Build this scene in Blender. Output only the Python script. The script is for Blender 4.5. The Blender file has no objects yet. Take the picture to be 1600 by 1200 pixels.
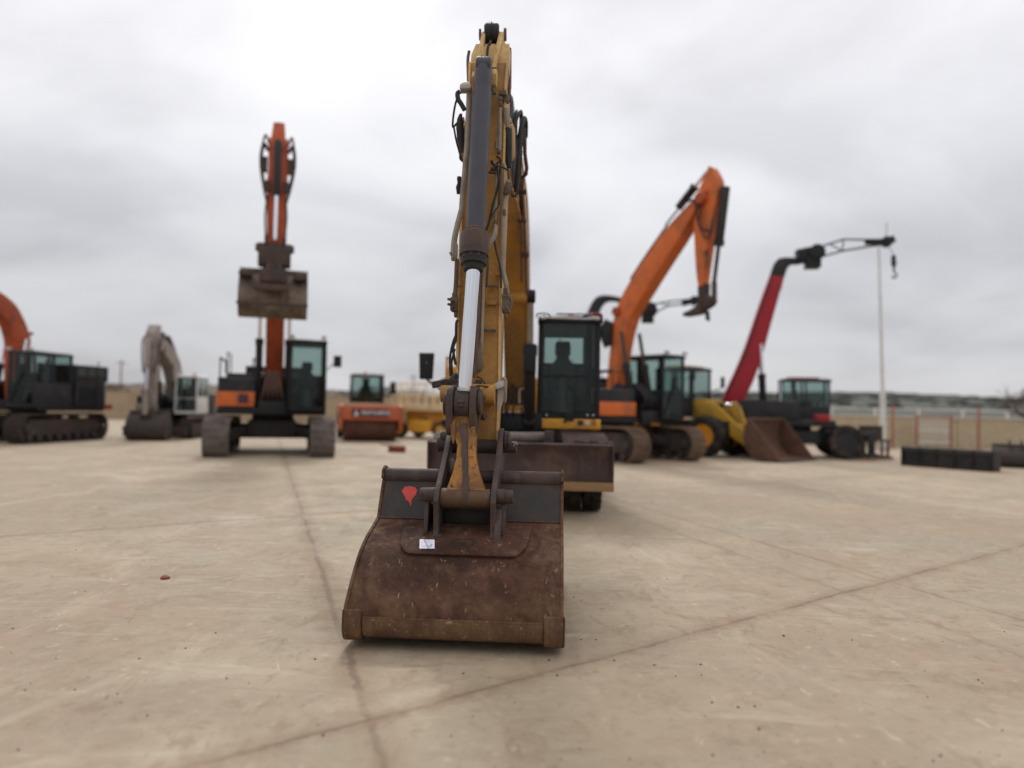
import bpy, bmesh, math, random
from mathutils import Vector, Matrix
random.seed(7)
S = bpy.context.scene
COL = S.collection
# ---------------- camera ----------------
FPX = 1150.0
cam_d = bpy.data.cameras.new('camera'); cam = bpy.data.objects.new('camera', cam_d); COL.objects.link(cam)
cam_d.sensor_width = 36.0; cam_d.lens = FPX/1600*36.0; cam_d.clip_end = 3000; cam_d.clip_start = 0.05
CAMR = (Matrix.Rotation(math.radians(90+1.75), 3, 'X') @ Matrix.Rotation(math.radians(1.2), 3, 'Z'))
CAMP = Vector((0, 0, 1.6))
cam.matrix_world = Matrix.Translation(CAMP) @ CAMR.to_4x4()
cam_d.dof.use_dof = True; cam_d.dof.focus_distance = 5.8; cam_d.dof.aperture_fstop = 0.53
S.camera = cam
# ---------------- render / exposure ----------------
S.render.engine = 'CYCLES'
S.view_settings.view_transform = 'Standard'; S.view_settings.look = 'None'
S.view_settings.exposure = 0.0; S.view_settings.gamma = 1.0
S.cycles.max_bounces = 6; S.cycles.transparent_max_bounces = 12
# ---------------- world : overcast sky ----------------
W_ = bpy.data.worlds.new('World'); S.world = W_; W_.use_nodes = True
nt = W_.node_tree; nt.nodes.clear()
def N(t, ty, **k):
    n = t.nodes.new(ty)
    for a, b in k.items(): setattr(n, a, b)
    return n
out = N(nt, 'ShaderNodeOutputWorld'); bg1 = N(nt, 'ShaderNodeBackground'); bg2 = N(nt, 'ShaderNodeBackground'); mx = N(nt, 'ShaderNodeMixShader')
sky = N(nt, 'ShaderNodeTexSky', sky_type='NISHITA'); sky.sun_disc = False; sky.sun_elevation = math.radians(48); sky.sun_rotation = math.radians(200)
nt.links.new(sky.outputs[0], bg1.inputs[0]); bg1.inputs[1].default_value = 0.1
tc = N(nt, 'ShaderNodeTexCoord'); sep = N(nt, 'ShaderNodeSeparateXYZ'); nt.links.new(tc.outputs['Generated'], sep.inputs[0])
# project direction on a cloud deck so that clouds flatten to the horizon
mz = N(nt, 'ShaderNodeMath', operation='MAXIMUM'); nt.links.new(sep.outputs[2], mz.inputs[0]); mz.inputs[1].default_value = 0.0
az = N(nt, 'ShaderNodeMath', operation='ADD'); nt.links.new(mz.outputs[0], az.inputs[0]); az.inputs[1].default_value = 0.30
dv = N(nt, 'ShaderNodeVectorMath', operation='DIVIDE'); cb = N(nt, 'ShaderNodeCombineXYZ')
for i in range(3): nt.links.new(az.outputs[0], cb.inputs[i])
nt.links.new(tc.outputs['Generated'], dv.inputs[0]); nt.links.new(cb.outputs[0], dv.inputs[1])
n1 = N(nt, 'ShaderNodeTexNoise'); n1.inputs['Scale'].default_value = 1.35; n1.inputs['Detail'].default_value = 6; n1.inputs['Roughness'].default_value = 0.5; n1.inputs['Distortion'].default_value = 0.3
mp = N(nt, 'ShaderNodeMapping'); mp.inputs['Location'].default_value = (5.3, 0.6, 0.4); mp.inputs['Scale'].default_value = (1.0, 0.9, 1.0)
nt.links.new(dv.outputs[0], mp.inputs[0]); nt.links.new(mp.outputs[0], n1.inputs['Vector'])
cr = N(nt, 'ShaderNodeValToRGB'); cr.color_ramp.elements[0].position = 0.36; cr.color_ramp.elements[0].color = (0.63, 0.625, 0.642, 1)
cr.color_ramp.elements[1].position = 0.64; cr.color_ramp.elements[1].color = (0.86, 0.855, 0.865, 1)
e = cr.color_ramp.elements.new(0.5); e.color = (0.77, 0.765, 0.785, 1)
nt.links.new(n1.outputs[0], cr.inputs[0])
gr = N(nt, 'ShaderNodeValToRGB')
gr.color_ramp.elements[0].position = 0.0; gr.color_ramp.elements[0].color = (0.79, 0.785, 0.815, 1)
gr.color_ramp.elements[1].position = 0.75; gr.color_ramp.elements[1].color = (1.75, 1.75, 1.76, 1)
for p_, c_ in ((0.10, 0.84), (0.2, 0.96), (0.3, 1.22), (0.4, 1.36), (0.5, 1.42)):
    e = gr.color_ramp.elements.new(p_); e.color = (c_, c_, c_*1.005, 1)
nt.links.new(sep.outputs[2], gr.inputs[0])
mm = N(nt, 'ShaderNodeMix', data_type='RGBA', blend_type='MULTIPLY'); mm.inputs[0].default_value = 1.0
nt.links.new(cr.outputs[0], mm.inputs[6]); nt.links.new(gr.outputs[0], mm.inputs[7])
nt.links.new(mm.outputs[2], bg2.inputs[0]); bg2.inputs[1].default_value = 1.0
mx.inputs[0].default_value = 0.9
nt.links.new(bg1.outputs[0], mx.inputs[1]); nt.links.new(bg2.outputs[0], mx.inputs[2]); nt.links.new(mx.outputs[0], out.inputs[0])
# ---------------- sun (behind clouds) ----------------
sd = bpy.data.lights.new('sun', 'SUN'); sd.energy = 1.5; sd.angle = math.radians(11); sd.color = (1, 0.965, 0.91)
sun = bpy.data.objects.new('sun', sd); COL.objects.link(sun)
# high, a little behind the machines and to the left
sun.rotation_euler = (Vector((0, 0, 0)) - Vector((-0.16, 1.05, 1.0))).to_track_quat('-Z', 'Y').to_euler()

def RAY(px, py): return CAMR @ Vector(((px-800)/FPX, -(py-600)/FPX, -1.0))
def W(px, py, Y):
    d = RAY(px, py); return CAMP + d*(Y/d.y)
def G(px, py, z=0.0):
    d = RAY(px, py); return CAMP + d*((z-CAMP.z)/d.z)

# ---------------- materials ----------------
def newmat(name):
    m = bpy.data.materials.new(name); m.use_nodes = True; t = m.node_tree; t.nodes.clear()
    o = N(t, 'ShaderNodeOutputMaterial'); b = N(t, 'ShaderNodeBsdfPrincipled'); t.links.new(b.outputs[0], o.inputs[0])
    return m, t, b, o
def noise(t, src, scale, detail=6, rough=0.6, dist=0.0, stretch=None):
    n = N(t, 'ShaderNodeTexNoise'); n.inputs['Scale'].default_value = scale; n.inputs['Detail'].default_value = detail
    n.inputs['Roughness'].default_value = rough; n.inputs['Distortion'].default_value = dist
    if stretch:
        m = N(t, 'ShaderNodeMapping'); m.inputs['Scale'].default_value = stretch; t.links.new(src, m.inputs[0]); t.links.new(m.outputs[0], n.inputs['Vector'])
    else: t.links.new(src, n.inputs['Vector'])
    return n.outputs[0]
def ramp(t, src, a, b, ca=0.0, cb=1.0):
    n = N(t, 'ShaderNodeMapRange'); n.clamp = True; n.inputs[1].default_value = a; n.inputs[2].default_value = b; n.inputs[3].default_value = ca; n.inputs[4].default_value = cb
    t.links.new(src, n.inputs[0]); return n.outputs[0]
def mix(t, f, a, b, mode='MIX'):
    n = N(t, 'ShaderNodeMix', data_type='RGBA', blend_type=mode)
    for s, v in ((0, f), (6, a), (7, b)):
        if isinstance(v, (int, float)): n.inputs[s].default_value = v
        elif isinstance(v, tuple): n.inputs[s].default_value = (*v[:3], 1)
        else: t.links.new(v, n.inputs[s])
    return n.outputs[2]
def mth(t, op, a, b=None, c=None):
    n = N(t, 'ShaderNodeMath', operation=op)
    for i, v in enumerate((a, b, c)):
        if v is None: continue
        if isinstance(v, (int, float)): n.inputs[i].default_value = v
        else: t.links.new(v, n.inputs[i])
    return n.outputs[0]
def weathered(name, base, dirt=(0.16, 0.12, 0.08), amt=0.5, rough=0.5, metal=0.0, scale=1.6, bump=0.15, chip=None, chipamt=0.0, streak=0.4, vary=0.25, spec=0.28):
    m, t, b, o = newmat(name)
    oc = N(t, 'ShaderNodeTexCoord').outputs['Object']
    big = noise(t, oc, scale, 7, 0.62, 0.4); fine = noise(t, oc, scale*14, 5, 0.7)
    col = mix(t, ramp(t, fine, 0.3, 0.7), tuple(c*(1-vary) for c in base), tuple(min(1, c*(1+vary*0.6)) for c in base))
    col = mix(t, ramp(t, big, 0.62-amt*0.3, 0.80-amt*0.22, 0, 0.75), col, dirt)
    if streak:
        st = noise(t, oc, scale*5, 4, 0.6, 0.1, (1.0, 1.0, 0.12))
        col = mix(t, ramp(t, st, 0.52, 0.74, 0, streak), col, dirt)
    if chip:
        cn = noise(t, oc, scale*9, 8, 0.75, 0.3)
        col = mix(t, ramp(t, cn, 0.70-chipamt*0.25, 0.73-chipamt*0.25), col, chip)
    t.links.new(col, b.inputs['Base Color'])
    t.links.new(ramp(t, big, 0.3, 0.75, rough*0.85, min(1, rough+0.3)), b.inputs['Roughness'])
    b.inputs['Metallic'].default_value = metal; b.inputs['Specular IOR Level'].default_value = spec
    if bump:
        bp = N(t, 'ShaderNodeBump'); bp.inputs['Strength'].default_value = bump; bp.inputs['Distance'].default_value = 0.02
        t.links.new(fine, bp.inputs['Height']); t.links.new(bp.outputs[0], b.inputs['Normal'])
    return m
def plain(name, base, rough=0.5, metal=0.0, emit=None):
    m, t, b, o = newmat(name)
    oc = N(t, 'ShaderNodeTexCoord').outputs['Object']; n = noise(t, oc, 9, 4)
    t.links.new(mix(t, ramp(t, n, 0.3, 0.7), tuple(c*0.85 for c in base), tuple(min(1, c*1.12) for c in base)), b.inputs['Base Color'])
    b.inputs['Roughness'].default_value = rough; b.inputs['Metallic'].default_value = metal
    return m
def glass(name, tint, gl=0.12):
    m, t, b, o = newmat(name); t.nodes.remove(b)
    tr = N(t, 'ShaderNodeBsdfTransparent'); tr.inputs[0].default_value = (*tint, 1)
    g = N(t, 'ShaderNodeBsdfGlossy'); g.inputs['Roughness'].default_value = 0.06; g.inputs[0].default_value = (0.8, 0.85, 0.85, 1)
    fr = N(t, 'ShaderNodeLayerWeight'); fr.inputs[0].default_value = 0.5
    f = mth(t, 'ADD', mth(t, 'MULTIPLY', mth(t, 'POWER', fr.outputs[1], 4.0), 0.6), 0.022); x = N(t, 'ShaderNodeMixShader')
    t.links.new(f, x.inputs[0]); t.links.new(tr.outputs[0], x.inputs[1]); t.links.new(g.outputs[0], x.inputs[2]); t.links.new(x.outputs[0], o.inputs[0])
    return m
M = {}
M['yellow'] = weathered('yellow_paint', (0.40, 0.195, 0.042), (0.17, 0.10, 0.05), 0.65, 0.48, chip=(0.07, 0.04, 0.03), chipamt=0.25, streak=0.45)
M['yellow_clean'] = weathered('yellow_cab_paint', (0.56, 0.26, 0.03), (0.25, 0.13, 0.05), 0.25, 0.38, streak=0.2)
M['tan'] = weathered('faded_tan_paint', (0.56, 0.37, 0.155), (0.30, 0.18, 0.08), 0.35, 0.5, chip=(0.08, 0.05, 0.04), chipamt=0.2, streak=0.35)
M['link_yellow'] = weathered('worn_yellow_casting', (0.34, 0.145, 0.02), (0.09, 0.042, 0.02), 0.7, 0.45, chip=(0.05, 0.03, 0.025), chipamt=0.55, streak=0.8, scale=3)
M['rod'] = None
M['barrel'] = weathered('slate_cylinder_paint', (0.050, 0.049, 0.060), (0.10, 0.08, 0.07), 0.3, 0.42, streak=0.15, vary=0.12, scale=2.5, bump=0.05)
M['brownsteel'] = weathered('brown_worn_steel', (0.052, 0.036, 0.032), (0.115, 0.07, 0.048), 0.5, 0.6, metal=0.0, streak=0.5, scale=3, chip=(0.17, 0.12, 0.09), chipamt=0.12, bump=0.3)
M['darksteel'] = weathered('dark_greasy_steel', (0.022, 0.018, 0.018), (0.055, 0.04, 0.03), 0.4, 0.45, metal=0.2, streak=0.3, scale=3)
M['black'] = weathered('black_trim', (0.010, 0.0105, 0.012), (0.04, 0.035, 0.03), 0.15, 0.45, streak=0.15, vary=0.15, bump=0.04)
M['blackhouse'] = weathered('dark_grey_house_paint', (0.020, 0.020, 0.024), (0.06, 0.05, 0.045), 0.35, 0.5, streak=0.3)
M['rubber'] = weathered('dusty_rubber', (0.020, 0.018, 0.016), (0.12, 0.088, 0.055), 0.45, 0.8, streak=0.0, scale=4, bump=0.3)
M['hose'] = weathered('black_hose', (0.024, 0.022, 0.022), (0.08, 0.065, 0.05), 0.4, 0.55, streak=0.0, scale=6)
M['pipe'] = weathered('dusty_grey_pipe', (0.27, 0.225, 0.175), (0.13, 0.09, 0.065), 0.4, 0.5, streak=0.2, scale=5)
M['brownpipe'] = weathered('brown_pipe', (0.11, 0.062, 0.045), (0.2, 0.14, 0.10), 0.3, 0.5, streak=0.2, scale=5)
M['valve'] = weathered('dusty_valve_block', (0.14, 0.105, 0.072), (0.05, 0.035, 0.028), 0.5, 0.6, streak=0.3, scale=8, bump=0.4)
M['lightgrey'] = weathered('light_grey_link', (0.42, 0.38, 0.35), (0.20, 0.14, 0.10), 0.4, 0.45, streak=0.4, scale=4)
M['whitepaint'] = weathered('dusty_white_paint', (0.62, 0.61, 0.58), (0.35, 0.30, 0.24), 0.35, 0.5, streak=0.3)
M['glass'] = glass('cab_glass', (0.73, 0.80, 0.785))
M['darkglass'] = glass('tinted_glass', (0.30, 0.38, 0.37))
M['seat'] = plain('seat_fabric', (0.045, 0.05, 0.052), 0.85)
M['trimgrey'] = plain('interior_grey', (0.055, 0.062, 0.06), 0.7)
M['lamp'] = plain('lamp_lens', (0.42, 0.42, 0.40), 0.15)
M['amber'] = plain('amber_lens', (0.75, 0.18, 0.03), 0.25)
M['red_lens'] = plain('red_lens', (0.5, 0.03, 0.02), 0.3)
M['orange'] = weathered('orange_paint', (0.62, 0.14, 0.03), (0.25, 0.10, 0.05), 0.55, 0.5, streak=0.6, chip=(0.10, 0.06, 0.045), chipamt=0.2)
M['orange_deep'] = weathered('deep_orange_paint', (0.42, 0.075, 0.022), (0.14, 0.05, 0.035), 0.55, 0.5, streak=0.6, chip=(0.08, 0.05, 0.04), chipamt=0.25)
M['orange_red'] = weathered('orange_red_paint', (0.52, 0.095, 0.03), (0.28, 0.14, 0.08), 0.55, 0.5, streak=0.4)
M['crane_red'] = weathered('crimson_paint', (0.33, 0.017, 0.027), (0.16, 0.04, 0.04), 0.35, 0.45, streak=0.2)
M['loader_yellow'] = weathered('loader_yellow_paint', (0.50, 0.29, 0.03), (0.20, 0.13, 0.06), 0.55, 0.5, streak=0.6)
M['loader_orange'] = weathered('loader_orange_paint', (0.66, 0.26, 0.02), (0.3, 0.15, 0.05), 0.3, 0.4, streak=0.3)
M['lift_yellow'] = weathered('lift_yellow_paint', (0.70, 0.35, 0.045), (0.35, 0.2, 0.08), 0.25, 0.45, streak=0.2)
M['lift_cream'] = weathered('lift_cream_paint', (0.78, 0.60, 0.34), (0.4, 0.25, 0.12), 0.3, 0.5, streak=0.2)
M['greige'] = weathered('dusty_grey_boom_paint', (0.30, 0.255, 0.225), (0.12, 0.085, 0.07), 0.5, 0.55, streak=0.4)
M['trackmud'] = weathered('muddy_track', (0.19, 0.125, 0.08), (0.08, 0.05, 0.035), 0.5, 0.75, metal=0.1, streak=0.1, scale=3, bump=0.3)
M['trackgrey'] = weathered('dusty_grey_track', (0.20, 0.165, 0.145), (0.09, 0.065, 0.055), 0.5, 0.7, metal=0.1, streak=0.1, scale=3, bump=0.3)
M['trackdark'] = weathered('dark_track', (0.055, 0.043, 0.038), (0.12, 0.085, 0.06), 0.4, 0.7, metal=0.1, streak=0.1, scale=3, bump=0.3)
M['rust'] = weathered('rusty_bucket_steel', (0.13, 0.066, 0.042), (0.06, 0.035, 0.028), 0.5, 0.6, metal=0.1, streak=0.4, scale=2, chip=(0.25, 0.16, 0.10), chipamt=0.1, bump=0.3)
M['mudbucket'] = weathered('pale_muddy_bucket', (0.20, 0.155, 0.12), (0.05, 0.035, 0.028), 0.75, 0.8, streak=0.9, scale=3, bump=0.3)
M['wall'] = weathered('beige_block_wall', (0.47, 0.385, 0.26), (0.36, 0.28, 0.18), 0.4, 0.85, streak=0.35, scale=0.6)
M['wallbrown'] = weathered('tan_block_wall', (0.38, 0.285, 0.19), (0.27, 0.20, 0.13), 0.4, 0.85, streak=0.35, scale=0.6)
M['redgate'] = weathered('faded_red_steel', (0.33, 0.15, 0.10), (0.4, 0.28, 0.2), 0.3, 0.6, streak=0.3)
M['timber'] = weathered('old_timber', (0.30, 0.22, 0.14), (0.12, 0.09, 0.07), 0.4, 0.8, streak=0.3)
M['brick'] = weathered('rust_red_block', (0.22, 0.055, 0.022), (0.10, 0.035, 0.02), 0.4, 0.7, streak=0.0, scale=6)
M['hill'] = weathered('scrubby_hill', (0.085, 0.09, 0.077), (0.13, 0.125, 0.10), 0.5, 0.95, streak=0.0, scale=0.03)
M['scrub'] = weathered('brown_scrub', (0.105, 0.078, 0.055), (0.19, 0.15, 0.10), 0.5, 0.95, streak=0.0, scale=0.8)
M['twig'] = weathered('bare_twig', (0.10, 0.062, 0.052), (0.15, 0.1, 0.08), 0.4, 0.9, streak=0.0, scale=3)
M['leafdark'] = weathered('dark_foliage', (0.055, 0.06, 0.05), (0.08, 0.08, 0.055), 0.4, 0.9, streak=0.0, scale=3)
M['letter'] = plain('white_lettering', (0.62, 0.60, 0.60), 0.5)
M['signdark'] = plain('maroon_sign', (0.06, 0.015, 0.025), 0.5)
M['paper'] = plain('white_paper_sticker', (0.66, 0.66, 0.74), 0.6)
M['ink'] = plain('blue_black_ink', (0.03, 0.03, 0.07), 0.6)
M['inkgrey'] = plain('grey_print', (0.22, 0.22, 0.32), 0.6)
M['redspray'] = plain('red_spray_paint', (0.46, 0.035, 0.02), 0.6)
M['torchcut'] = plain('dark_torch_cut', (0.008, 0.005, 0.004), 0.8)
M['carwhite'] = plain('white_car_paint', (0.6, 0.6, 0.62), 0.3)
# chrome rod
m, t, b, o = newmat('chrome_rod'); b.inputs['Metallic'].default_value = 1.0; b.inputs['Base Color'].default_value = (0.72, 0.73, 0.78, 1); b.inputs['Roughness'].default_value = 0.1
oc = N(t, 'ShaderNodeTexCoord').outputs['Object']; n = noise(t, oc, 6, 3, 0.5, 0, (8, 8, 0.15)); t.links.new(ramp(t, n, 0.35, 0.65, 0.07, 0.2), b.inputs['Roughness']); M['rod'] = m
# main bucket: rust brown shell, browner & tan-muddy low down, slate-dark upper plate (a separate mesh uses 'slateplate')
def bucketmat():
    m, t, b, o = newmat('bucket_shell_rust'); oc = N(t, 'ShaderNodeTexCoord').outputs['Object']
    big = noise(t, oc, 2.3, 8, 0.65, 0.5); fine = noise(t, oc, 26, 6, 0.7); mid = noise(t, oc, 7, 7, 0.7, 0.6)
    st = noise(t, oc, 9, 5, 0.65, 0.3, (1, 1, 0.35))
    col = mix(t, ramp(t, big, 0.38, 0.62), (0.0355, 0.0167, 0.0113), (0.0809, 0.0370, 0.0235))
    b2 = noise(t, oc, 4.5, 9, 0.75, 1.0); col = mix(t, ramp(t, b2, 0.50, 0.66, 0, 0.6), col, (0.1333, 0.0774, 0.0503))
    col = mix(t, ramp(t, mid, 0.55, 0.70, 0, 0.6), col, (0.0445, 0.0264, 0.0227))
    col = mix(t, ramp(t, st, 0.56, 0.75, 0, 0.45), col, (0.1480, 0.0774, 0.0446))
    sx = N(t, 'ShaderNodeSeparateXYZ'); t.links.new(oc, sx.inputs[0])
    sd = mth(t, 'ABSOLUTE', mth(t, 'ADD', sx.outputs[0], 0.0)); em = mth(t, 'MULTIPLY', ramp(t, sd, 0.45, 0.70, 0, 0.8), ramp(t, noise(t, oc, 6, 8, 0.75, 0.8), 0.44, 0.58))
    col = mix(t, em, col, (0.1480, 0.0836, 0.0470))
    dk = noise(t, oc, 1.7, 8, 0.7, 1.5); col = mix(t, ramp(t, dk, 0.52, 0.60, 0, 0.65), col, (0.0355, 0.0158, 0.0098))
    low = ramp(t, mth(t, 'ADD', sx.outputs[2], mth(t, 'MULTIPLY', big, 0.6)), 0.44, 0.72, 0.55, 0.0)   # dried mud collects on the heel
    col = mix(t, mth(t, 'MULTIPLY', low, ramp(t, mid, 0.38, 0.58)), col, (0.1974, 0.1056, 0.0487))
    spk = noise(t, oc, 21, 3, 0.5, 0.2, (1.3, 1, 0.7)); col = mix(t, ramp(t, spk, 0.66, 0.72, 0, 0.6), col, (0.2467, 0.1672, 0.1217))
    spk2 = noise(t, oc, 13, 8, 0.8, 0.8, (1, 1, 0.45)); col = mix(t, ramp(t, spk2, 0.60, 0.66, 0, 0.5), col, (0.1875, 0.1144, 0.0771))
    t.links.new(col, b.inputs['Base Color']); t.links.new(ramp(t, fine, 0.3, 0.7, 0.62, 0.9), b.inputs['Roughness']); b.inputs['Specular IOR Level'].default_value = 0.12
    bp = N(t, 'ShaderNodeBump'); bp.inputs['Strength'].default_value = 0.6; bp.inputs['Distance'].default_value = 0.012
    t.links.new(mth(t, 'ADD', fine, mid), bp.inputs['Height']); t.links.new(bp.outputs[0], b.inputs['Normal'])
    return m
M['bucket'] = bucketmat()
M['slateplate'] = weathered('slate_worn_plate', (0.024, 0.023, 0.025), (0.066, 0.048, 0.038), 0.95, 0.65, metal=0.0, streak=0.45, scale=3.5, chip=(0.15, 0.13, 0.12), chipamt=0.16, bump=0.25)
M['heel'] = weathered('muddy_wear_band', (0.150, 0.080, 0.040), (0.050, 0.026, 0.018), 0.75, 0.8, streak=0.5, scale=3.5, chip=(0.27, 0.18, 0.11), chipamt=0.34, bump=0.4)
M['scratch'] = plain('pale_scratch', (0.22, 0.17, 0.135), 0.8)
M['mudcrumb'] = plain('dried_mud', (0.24, 0.155, 0.085), 0.9)
M['bushing'] = weathered('brown_streaked_bushing', (0.10, 0.055, 0.028), (0.045, 0.028, 0.022), 0.5, 0.55, streak=0.8, scale=5, chip=(0.28, 0.13, 0.03), chipamt=0.25)
M['bladeedge'] = weathered('tan_cutting_edge', (0.25, 0.15, 0.065), (0.16, 0.09, 0.05), 0.4, 0.6, streak=0.2, scale=4)
M['blade'] = weathered('brown_blade_steel', (0.052, 0.031, 0.028), (0.14, 0.09, 0.062), 0.3, 0.6, metal=0.0, streak=0.25, scale=2.2, chip=(0.21, 0.16, 0.14), chipamt=0.12, bump=0.2)

# ---------------- mesh builder ----------------
SPLIT = {'roof_light', 'vent_grille', 'pin_boss', 'brown_pipe', 'steel_pipe', 'rubber_hose', 'hose_sleeve', 'pipe_clamp', 'blade_bracket', 'boom_hose', 'boom_pipe', 'cylinder_ear', 'cylinder_clevis', 'mounting_pad', 'pipe_strap', 'guide_link', 'bolt', 'hinge_bolt', 'blade_arm', 'hydraulic_hose', 'link_cheek', 'stick_flange', 'guard_rail_post', 'cylinder_bracket', 'hose', 'bucket_ear', 'pivot_pin', 'tooth', 'side_mirror_part', 'lift_arm', 'fender', 'rib'}
class MB:
    def __init__(s): s.v = []; s.f = []; s.pieces = []
    def add(s, vs, fs):
        k = len(s.v); s.v += [Vector(v) for v in vs]; s.pieces.append((k, len(s.v), len(s.f), len(s.f)+len(fs))); s.f += [tuple(i+k for i in f) for f in fs]; return s
    def hexa(s, p):  # 8 points: 4 bottom ring, 4 top ring
        return s.add(p, [(0,3,2,1),(4,5,6,7),(0,1,5,4),(1,2,6,5),(2,3,7,6),(3,0,4,7)])
    def box(s, x0, x1, y0, y1, z0, z1):
        return s.hexa([(x0,y0,z0),(x1,y0,z0),(x1,y1,z0),(x0,y1,z0),(x0,y0,z1),(x1,y0,z1),(x1,y1,z1),(x0,y1,z1)])
    def bar(s, a, b, w, h, up=(0,0,1)):
        a = Vector(a); b = Vector(b); d = (b-a).normalized(); u = Vector(up)
        x = d.cross(u)
        if x.length < 1e-4: x = d.cross(Vector((0,1,0)))
        x.normalize(); u = x.cross(d).normalized(); x *= w/2; u *= h/2
        return s.hexa([a-x-u, a+x-u, b+x-u, b-x-u, a-x+u, a+x+u, b+x+u, b-x+u])
    def prism(s, poly, x0, x1, x0b=None, x1b=None):  # poly of (y,z), extruded along x
        n = len(poly); vs = [(x0, y, z) for y, z in poly]+[(x1, y, z) for y, z in poly]
        fs = [tuple(range(n)), tuple(range(2*n-1, n-1, -1))]+[(i, i+n, (i+1) % n+n, (i+1) % n) for i in range(n)]
        return s.add(vs, fs)
    def plate(s, pts, th):  # pts list of 3D points (planar), extruded by vector th
        n = len(pts); th = Vector(th); vs = [Vector(p) for p in pts]; vs += [p+th for p in vs]
        return s.add(vs, [tuple(range(n)), tuple(range(2*n-1, n-1, -1))]+[(i, i+n, (i+1) % n+n, (i+1) % n) for i in range(n)])
    def tube(s, a, b, r0, r1=None, n=16):
        return s.lathe(a, b, [(0, r0), (1, r0 if r1 is None else r1)], n)
    def lathe(s, a, b, prof, n=20, caps=True):  # prof: (t in 0..1 along a->b, radius)
        a = Vector(a); b = Vector(b); d = b-a; u = d.normalized(); x = u.orthogonal().normalized(); y = u.cross(x)
        vs = []; fs = []
        for t_, r in prof:
            for i in range(n):
                an = 2*math.pi*i/n; vs.append(a+d*t_+(x*math.cos(an)+y*math.sin(an))*max(r, 1e-4))
        for k in range(len(prof)-1):
            for i in range(n): fs.append((k*n+i, k*n+(i+1) % n, (k+1)*n+(i+1) % n, (k+1)*n+i))
        if caps: fs.append(tuple(range(n-1, -1, -1))); fs.append(tuple((len(prof)-1)*n+i for i in range(n)))
        return s.add(vs, fs)
    def pipe(s, pts, r, n=8, sub=5, smooth=True):
        P = [Vector(p) for p in pts]
        if smooth and len(P) > 2:
            Q = []; E = [P[0]*2-P[1]]+P+[P[-1]*2-P[-2]]
            for i in range(1, len(E)-2):
                for k in range(sub):
                    t_ = k/sub; a, b, c, d = E[i-1], E[i], E[i+1], E[i+2]
                    Q.append(0.5*((2*b)+(c-a)*t_+(2*a-5*b+4*c-d)*t_*t_+(3*b-a-3*c+d)*t_**3))
            Q.append(P[-1]); P = Q
        vs = []; fs = []; x = None
        for i, p in enumerate(P):
            d = (P[min(i+1, len(P)-1)]-P[max(i-1, 0)]).normalized()
            x = d.orthogonal().normalized() if x is None else (x-d*x.dot(d)).normalized()
            y = d.cross(x)
            for k in range(n):
                an = 2*math.pi*k/n; vs.append(p+(x*math.cos(an)+y*math.sin(an))*r)
        for i in range(len(P)-1):
            for k in range(n): fs.append((i*n+k, i*n+(k+1) % n, (i+1)*n+(k+1) % n, (i+1)*n+k))
        fs.append(tuple(range(n-1, -1, -1))); fs.append(tuple((len(P)-1)*n+k for k in range(n)))
        return s.add(vs, fs)
    def loft(s, rings):
        n = len(rings[0]); vs = [v for r in rings for v in r]; fs = []
        for k in range(len(rings)-1):
            for i in range(n): fs.append((k*n+i, k*n+(i+1) % n, (k+1)*n+(i+1) % n, (k+1)*n+i))
        fs.append(tuple(range(n-1, -1, -1))); fs.append(tuple((len(rings)-1)*n+i for i in range(n)))
        return s.add(vs, fs)
    def ball(s, c, rx, ry, rz, n=14, m=8):
        c = Vector(c); vs = []; fs = []
        for j in range(1, m):
            for i in range(n):
                a = 2*math.pi*i/n; p = math.pi*j/m; vs.append(c+Vector((rx*math.sin(p)*math.cos(a), ry*math.sin(p)*math.sin(a), rz*math.cos(p))))
        for j in range(m-2):
            for i in range(n): fs.append((j*n+i, j*n+(i+1) % n, (j+1)*n+(i+1) % n, (j+1)*n+i))
        fs.append(tuple(range(n-1, -1, -1))); fs.append(tuple((m-2)*n+i for i in range(n)))
        return s.add(vs, fs)
    def build(s, name, mat, parent=None, bevel=0.0, **k):
        if name in SPLIT and len(s.pieces) > 1:
            o = None
            for i, (a, c, fa, fc) in enumerate(s.pieces):
                m_ = MB(); m_.v = s.v[a:c]; m_.f = [tuple(j-a for j in f) for f in s.f[fa:fc]]; m_.pieces = [0]
                o = m_.build1(name, mat, parent, bevel, **k) or o
            return o
        return s.build1(name, mat, parent, bevel, **k)
    def build1(s, name, mat, parent=None, bevel=0.0, sharp=38, label=None, seg=2):
        me = bpy.data.meshes.new(name); me.from_pydata(s.v, [], s.f)
        bm = bmesh.new(); bm.from_mesh(me)
        bmesh.ops.recalc_face_normals(bm, faces=bm.faces)
        lim = math.radians(sharp)
        if bevel > 0:
            es = [e for e in bm.edges if len(e.link_faces) == 2 and e.calc_face_angle(0) > lim]
            bmesh.ops.bevel(bm, geom=es, offset=bevel, segments=seg, profile=0.6, affect='EDGES', clamp_overlap=True)
        for f in bm.faces: f.smooth = True
        for e in bm.edges: e.smooth = not (len(e.link_faces) == 2 and e.calc_face_angle(0) > lim)
        bm.to_mesh(me); bm.free()
        me.materials.append(M[mat] if isinstance(mat, str) else mat)
        ob = bpy.data.objects.new(name, me); COL.objects.link(ob)
        if parent is not None: ob.parent = parent
        if label: ob['label'] = label
        return ob
def tag(o, label=None, cat=None, group=None, kind=None):
    if label: o['label'] = label
    if cat: o['category'] = cat
    if group: o['group'] = group
    if kind: o['kind'] = kind
    return o
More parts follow.
